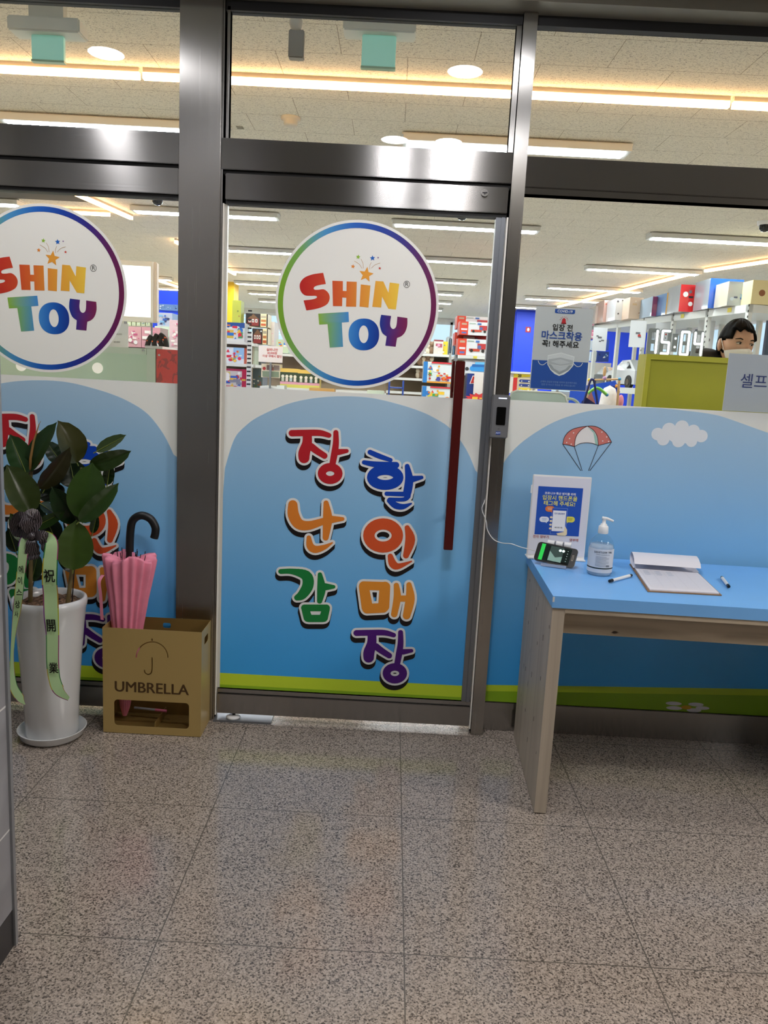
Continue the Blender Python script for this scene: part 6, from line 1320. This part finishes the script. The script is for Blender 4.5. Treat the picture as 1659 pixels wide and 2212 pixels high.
for i, (px, py) in enumerate(((1378, 715), (1432, 720), (1525, 715), (1296, 730))):
    q_ = atz(px, py-22, ZR-0.08); q_ = at(px, py, q_.y-0.03); mb = MB().box(q_.x-.085, q_.x+.085, q_.y, q_.y+.003, ZR-.36, ZR-.08, lin('d2d6da')); decals(mb, q_.x-.06, q_.x+.06, ZR-.30, ZR-.16, q_.y, 'dark', i, 4)
    tag(obj('price_card', mb, PRINT), f'white price card hanging under the rack top, {["second", "third", "fourth", "first"][i]} from left', 'card', 'price cards hanging from the rack')
def car(label, px, py, Y, L_, col, ang):
    c = at(px, py, Y); z0 = 1.402; t = empty('ride_on_car', label, 'toy car', (0, 0, 0), 'ride-on cars on the rack')
    cm = mat('car_'+col, col, 0.25, coat=.5); h = L_*.42
    prof = [(-.5, .12), (-.5, .42), (-.44, .56), (-.22, .64), (-.06, .98), (.2, 1.0), (.42, .7), (.5, .6), (.5, .12)]
    mb = MB(); W_ = L_*.26; n = len(prof); vs = [(x*L_, -W_*(1 if z < .65 else .8), z*h) for x, z in prof]+[(x*L_, W_*(1 if z < .65 else .8), z*h) for x, z in prof]
    mb.add(vs, [list(range(n)), list(range(n, 2*n))[::-1]]+[(i, i+n, (i+1) % n+n, (i+1) % n) for i in range(n)]); obj('body', mb, cm, t)
    g_ = MB(); g_.add([(-.2*L_, -W_*.97, .66*h), (-.06*L_, -W_*.84, .92*h), (.19*L_, -W_*.84, .93*h), (.36*L_, -W_*.97, .68*h)], [(0, 1, 2, 3)]); g_.add([(-.222*L_, -W_*.75, .67*h), (-.222*L_, W_*.75, .67*h), (-.075*L_, W_*.7, .95*h), (-.075*L_, -W_*.7, .95*h)], [(0, 1, 2, 3)])
    obj('windows', g_, mat('car_window', '1a1d22', 0.15), t)
    for x in (-.32, .32):
        for s in (-1, 1): w_ = obj('wheel', MB().tube([(x*L_, s*W_*.86, h*.2), (x*L_, s*W_*1.06, h*.2)], h*.24, 20), DARK, t); obj('hub', MB().tube([(x*L_, s*W_*1.06, h*.2), (x*L_, s*W_*1.09, h*.2)], h*.12, 10), CHROME, w_)
    for s in (-1, 1): obj('headlight', MB().sphere((-.47*L_, s*W_*.7, .45*h), h*.09), WHITE, t)
    t.location = (c.x, c.y, z0); t.rotation_euler = (0, 0, ang); return t
pxof = lambda q_: IW/2+F_PX*(q_-CAM).dot(RIGHT)/(q_-CAM).dot(_f)
onr = lambda px: min((RN+rd*(k/100)+rn*.3+Vector((0, 0, 1.5-ZR)) for k in range(100)), key=lambda q_: abs(pxof(q_)-px))
qa = onr(1372); qb = onr(1306)
def carat(lb, q_, L_, col): o = car(lb, 1300, 800, 6, L_, col, math.atan2(rdn.y, rdn.x)+math.pi*0 + math.radians(180)); o.location = (q_.x, q_.y, 1.402)
carat('white ride-on car on the rack shelf left of the clock', qa, 0.8, 'd6dade'); carat('grey ride-on car on the rack shelf nearer the mask poster', qb, 0.6, '6a6e72')
# blue wall panels and boxes behind the rack
Yw = 12.2; x0, x1 = at(1333, 750, Yw).x, at(1397, 750, Yw).x
struct('trim_15', MB().box(x0-0.6, x1, Yw, Yw+0.4, 0, 2.45), BLUEWALL)
for i, (a_, b__, c1, pal) in enumerate((((1290, 732), (1314, 757), '2d4fa4', 'cool'), ((1290, 758), (1314, 782), '2a499c', 'cool'), ((1277, 735), (1289, 757), 'c3d2e0', 'cool'), ((1277, 759), (1288, 780), 'b8cadc', 'cool'), ((1277, 712), (1289, 732), 'd890ae', 'pink'))):
    toybox(f'{["upper blue box behind the rack posts", "lower blue box behind the rack posts", "upper pale blue box beside the mask poster", "lower pale blue box beside the mask poster", "pink box beside the mask poster"][i]}', a_, b__, 8.2, .3, c1, c1, pal, 90+i, 6, group='boxes behind the rack')
tag(obj('display_plinth', MB().box(at(1270, 790, 8.2).x, at(1318, 790, 8.2).x, 8.15, 8.6, 0, zz(1295, 783, 8.2)-0.004), SHELF), 'pale plinth under the blue boxes behind the rack', 'plinth')

# ---- baby gym, plush, blue play slide, bag
Yz = 2.3
a, b_ = at(1250, 832, Yz+.3), at(1345, 890, Yz+.3)
t = empty('play_slide', 'blue plastic play panel with orange knobs behind the plush', 'play panel', ((a.x+b_.x)/2, Yz+.3, 0))
pan = [(at(1225, 895, Yz+.3)), at(1232, 838, Yz+.3), at(1330, 822, Yz+.3), at(1350, 895, Yz+.3)]
obj('panel', MB().poly([(p.x, p.z) for p in pan], Yz+.3).box(pan[0].x, pan[3].x, Yz+.3, Yz+.5, 0, pan[0].z), mat('blue_plastic', '1d50c8', 0.35), t)
mb = MB()
for k in range(4): p0, p1 = at(1315+k*3, 833+k*12, Yz+.295), at(1336+k*3, 835+k*12, Yz+.295); mb.tube([p0, p1], .006, 8)
obj('grooves', mb, mat('deep_blue', '143a9c', 0.4), t)
for px, py in ((1333, 834), (1337, 866)): p = at(px, py, Yz+.27); obj('knob', MB().tube([(p.x-.012, p.y, p.z), (p.x+.012, p.y, p.z)], .011, 14), mat('orange_knob', 'e39a3c', 0.4), t)
Yg = 2.1; t = empty('baby_gym', 'wooden baby gym bar with coloured balls above the plush', 'toy', tuple(at(1306, 820, Yg))[:2]+(0,))
p0, p1, pm = at(1273, 821, Yg), at(1338, 819, Yg), at(1306, 817, Yg); WD = mat('pale_wood', 'd6b48c', 0.5)
obj('bar', MB().tube([p0, p1], .006, 10), WD, t)
for p, c, nm, r in ((p0, 'e3c53a', 'ball', .011), (p1, '4a9ad0', 'ball', .011), (pm, 'b894c8', 'ball', .013)): obj(nm, MB().sphere(p, r), mat('ball_'+c, c, .4), t)
obj('board', MB().sphere(at(1306, 803, Yg), 1, None, 14, 10, .011, .006, .033), WD, t)
obj('leg', MB().tube([p0, (p0.x-.05, Yg-.1, 0)], .008, 8), WD, t); obj('leg', MB().tube([p1, (p1.x+.05, Yg+.1, 0)], .008, 8), WD, t)
q0, q1 = at(1290, 838, Yg-.05), at(1311, 853, Yg-.05); obj('rattle', MB().tube(smoothpath([tuple(at(1270, 850, Yg-.05)), tuple(q0), tuple(q1)], 4), .010, 10), mat('green_plastic', '7cc85a', 0.4), t); obj('ball', MB().sphere(q1, .011), MATS['ball_4a9ad0'], t)
t = empty('plush_toy', 'white plush toy with pink ear behind the film by the gym', 'plush', (at(1315, 860, Yg).x, Yg+.08, 0)); x = at(1315, 860, Yg+.08).x
pz = at(1310, 832, Yg+.08).z
obj('body', MB().lathe([(0, 0), (.12, .0), (.14, .2), (.12, .6), (.085, 1.0), (.062, pz-.16), (.05, pz-.06), (.036, pz-.02), (0, pz)], (x, Yg+.08, 0), 28), mat('white_plush', 'e0dede', 0.9, noise=(60, .06)), t)
obj('ear', MB().sphere((x+.075, Yg+.07, pz-.10), 1, None, 12, 8, .02, .012, .045), mat('pink_plush', 'e49ab0', 0.8), t)
t = empty('shoulder_bag', 'navy strap bag with pink lining left of the white plush', 'bag', (at(1272, 870, 2.0).x, 2.0, 0))
S_ = [at(1258, 880, 2.0), at(1274, 826, 2.0), at(1280, 820, 2.0), at(1284, 828, 2.0), at(1292, 880, 2.0)]
obj('strap', MB().tube(smoothpath([tuple(p) for p in S_], 5), .007, 8), mat('navy_fabric', '1a2a6e', .7), t)
obj('pouch', MB().poly([(p.x, p.z) for p in (at(1256, 868, 2.01), at(1266, 858, 2.01), at(1290, 875, 2.01), at(1294, 900, 2.01), at(1256, 900, 2.01))], 2.01).box(S_[0].x, S_[4].x, 2.01, 2.08, 0, S_[0].z), MATS['navy_fabric'], t)
obj('lining', MB().poly([(p.x, p.z) for p in (at(1278, 846, 2.02), at(1288, 876, 2.02), at(1266, 866, 2.02))], 2.025).box(S_[1].x, S_[1].x+.002, 2.03, 2.04, 0.9, 1.0), mat('pink_lining', 'e8a0a8', .7), t)

# ---- left bay: light box, mint counter, red panel, toys
Yl = 1.9
a, b_ = at(90, 552, Yl), at(338, 697, Yl); a = at(338, 566, Yl); x0 = at(90, 600, Yl).x
t = empty('light_box', 'glowing white light box sign behind the left sticker', 'light box', ((x0+a.x)/2, Yl, b_.z))
z0_, z1_, x1_ = b_.z, a.z, a.x
obj('case', MB().box(x0, x1_, Yl+.004, Yl+.055, z0_, z1_, b=.006), mat('lightbox_case', 'd8ccc0', .5), t)
obj('frame', MB().box(x0, x1_-.02, Yl-.006, Yl+.006, z1_-.028, z1_).box(x0, x1_-.02, Yl-.006, Yl+.006, z0_, z0_+.028).box(x1_-.032, x1_-.02, Yl-.006, Yl+.006, z0_+.028, z1_-.028), WHITE, t)
obj('lit_face', MB().box(x0, x1_-.032, Yl-.002, Yl+.003, z0_+.028, z1_-.028), emitter('lightbox_face', 'fffaf2', 1.6), t)
obj('stand_post', MB().tube([(x0+.2, Yl+.03, 0), (x0+.2, Yl+.03, z0_)], .02), ALU, t)
Ym = 0.95; MINT = mat('mint_laminate', 'd3ead6', .45); MINT2 = mat('mint_trim', 'dbeadc', .45)
a, b_ = at(-60, 737, Ym), at(338, 755, Ym); zt_ = at(300, 752, Ym).z; xs0, xs1 = at(-80, 780, Ym).x, at(336, 790, Ym).x; xp = at(317, 790, Ym).x
t = empty('mint_counter', 'mint green counter below the left sticker', 'counter', ((xs0+xs1)/2, Ym+.2, 0))
obj('front_panel', MB().box(xs0, xp, Ym, Ym+.4, 0, zt_-.03), MINT, t); obj('top_rail', MB().box(xs0, xp, Ym-.006, Ym+.4, zt_-.03, zt_), MINT2, t); obj('end_post', MB().box(xp+.001, xs1, Ym-.004, Ym+.4, 0, zt_), MINT2, t)
p = at(309, 757, Ym-.01); obj('bolt', MB().tube([(p.x, Ym-.006, p.z), (p.x, Ym-.011, p.z)], .0055, 14), CHROME, t)
obj('cap_block', MB().box(xp-.006, xs1+.035, Ym-.006, Ym+.3, zt_+.001, zt_+.014), WHITE, t)
for i, (px, py) in enumerate(((210, 795), (45, 790))):  # faintly glowing discs put in for the reflected lobby downlights
    p = at(px, py, Ym-.008); tag(obj('reflection_disc', MB().tube([(p.x, Ym-.0015, p.z), (p.x, Ym-.005, p.z)], .026, 28), mat('painted_reflection', 'f4f2ec', .4, emit='fff6e8', es=.35)), f'white disc standing in for a downlight reflection on the mint counter, {["right", "left"][i]} one', 'painted reflection', 'painted reflections on the mint counter')
Yr = 0.95; xr0, xr1 = xs1+.004, at(395, 790, Yr).x; zr1 = at(360, 755, Yr).z
t = empty('patterned_panel', 'red patterned partition panel left of the wide pillar', 'panel', ((xr0+xr1)/2, Yr+.02, 0))
m, nt, b = newmat('red_pattern'); n = nt.nodes.new('ShaderNodeTexNoise'); n.inputs['Scale'].default_value = 22; n.inputs['Distortion'].default_value = 1.2; r = nt.nodes.new('ShaderNodeValToRGB'); tc = nt.nodes.new('ShaderNodeTexCoord'); nt.links.new(tc.outputs['Object'], n.inputs['Vector']); nt.links.new(n.outputs['Fac'], r.inputs[0]); nt.links.new(r.outputs[0], b.inputs['Base Color'])
r.color_ramp.elements[0].position = .40; r.color_ramp.elements[0].color = (*lin('b85a58'), 1); r.color_ramp.elements[1].position = .44; r.color_ramp.elements[1].color = (*lin('ea5e5a'), 1); b.inputs['Roughness'].default_value = .6
obj('panel', MB().box(xr0, xr1, Yr, Yr+.03, 0, zr1), m, t); p = at(344, 767, Yr); obj('pin', MB().tube([(p.x, Yr, p.z), (p.x, Yr-.004, p.z)], .005, 12), WHITE, t)
a, b_ = at(225, 697, 1.15), at(277, 752, 1.15)
t = empty('price_list', 'white price list sheet standing on the mint counter', 'sheet', (a.x, 1.15, b_.z)); zc0 = zt_
obj('sheet', MB().box(a.x-.15, b_.x, 1.15, 1.153, zc0, a.z), mat('list_paper', 'd3d3d6', .6), t)
mb = MB()
for px, py, s in ((252, 739, '65,000'), (256, 722, '40,000')): p = at(px, py, 1.145); mb.text(s, (p.x, 1.148, p.z), X, Z_, .012, lin('6a6a72'))
obj('print', mb, PRINT, t)
Yn = 2.6
sb = zz(330, 752, Yn); xx0, xx1 = at(262, 740, Yn).x, at(420, 740, Yn).x
t = empty('shelf_unit', 'dark low shelf behind the mint counter carrying pink boxes', 'shelf', ((xx0+xx1)/2, Yn+.2, 0))
obj('shelf_board', MB().box(xx0, xx1, Yn-.02, Yn+.6, sb-.03, sb), mat('dark_shelf', '2a2624', .6), t)
for x in (xx0, xx1-.03): obj('side_panel', MB().box(x, x+.03, Yn-.02, Yn+.6, 0, sb-.03), MATS['dark_shelf'], t)
for i, (a_, b__, Y_, c1, c2, pal, lb) in enumerate((((275, 704), (305, 745), Yn+.1, 'd6a2ac', 'c896a2', 'pink', 'pink boxed doll set, left one above the mint counter'), ((306, 705), (346, 745), Yn+.1, 'd39aa8', 'c896a2', 'pink', 'pink boxed doll set, right one above the mint counter'),
     ((366, 690), (392, 742), Yn+.05, 'd8bcc8', 'c8b0bc', 'pink', 'clear pink toy pack at the left edge of the wide pillar'), ((340, 674), (372, 705), Yn+.35, 'b4c0d8', '8a9cc4', 'cool', 'pale blue toy box with letters beside the light box'), ((340, 655), (385, 673), Yn+.38, '5f86bc', '4a6fa8', 'cool', 'blue toy box on top beside the light box'))):
    toybox(lb, a_, b__, Y_, .2, c1, c2, pal, 110+i, 12, group='boxed toys behind the mint counter', rest=sb if i < 3 else (zz(356, 705, Y_) if i == 3 else None), wrap=True)
tag(obj('display_plinth', MB().box(at(335, 700, Yn+.35).x, at(390, 700, Yn+.35).x, Yn+.34, Yn+.58, sb+.001, zz(356, 705, Yn+.35)-.001), MINT), 'pale riser block behind the pink boxes', 'plinth')
for i in range(5):
    toybox(f'small blister card under the light box, {["first", "second", "third", "fourth", "fifth"][i]} from left', (275+i*10, 690), (283+i*10, 704), Yn-.1, .02, 'c8d4b4', 'b8c4a8', 'cool', 120+i, 4, group='blister cards under the light box')
p = at(275, 690, Yn-.07); q_ = at(323, 690, Yn-.07); t = empty('hook_rail', 'thin rail carrying the blister cards under the light box', 'rail', (p.x, Yn-.07, 0)); obj('bar', MB().box(p.x-.02, q_.x+.02, Yn-.078, Yn-.06, p.z-.03, p.z), ALU, t)
for x in (p.x-.02, q_.x+.01): obj('post', MB().box(x, x+.01, Yn-.075, Yn-.065, 0, p.z-.03), ALU, t)
OR_ = mat('orange_trim', 'e0622c', .6)
for i, pts in enumerate(([(318, 750), (322, 735), (328, 726)], [(335, 752), (333, 738), (340, 724)], [(352, 752), (345, 738), (350, 727)], [(360, 752), (356, 733), (345, 722)], [(368, 754), (366, 742), (354, 730)])[:4]):
    P_ = [at(x, y, 1.2) for x, y in pts]; zs_ = zt_+.014-min(p.z for p in P_); P_ = [(p.x, p.y, p.z+zs_) for p in P_]; t = empty('toy_glove', f'black toy glove with orange trim behind the mint counter, {["first", "second", "third", "fourth"][i]} from left', 'glove', P_[0], 'black and orange toy gloves')
    obj('glove', MB().tube(smoothpath(P_, 4), [.013]*(4*2)+[.010], 10), mat('black_fabric', '1e1814', .8), t); c = P_[1]; obj('trim', MB().tube([(c[0]-.006, c[1]-.004, c[2]-.008), (c[0]+.004, c[1]-.004, c[2]+.01)], .0085, 8), OR_, t)
struct('trim_16', MB().box(at(330, 640, 5.0).x, at(470, 640, 5.0).x, 5.0, 5.1, 0, zz(360, 628, 5.0)), BLUEWALL)
# back rows of shelving that close the view between the aisles
for i, (pa, pb, Y_, zt2) in enumerate(((600, 930, 11.0, 1.9),)):
    x0, x1 = at(pa, 800, Y_).x, at(pb, 800, Y_).x; t = empty('shelf_unit', 'long white shelving deep in the store behind the middle sticker', 'shelf', ((x0+x1)/2, Y_, 0))
    obj('back_panel', MB().box(x0, x1, Y_+.4, Y_+.43, 0, zt2), BACKB, t)
    for k in range(5): obj('shelf_board', MB().box(x0, x1, Y_, Y_+.4, .3+.38*k, .33+.38*k), SHELF, t)
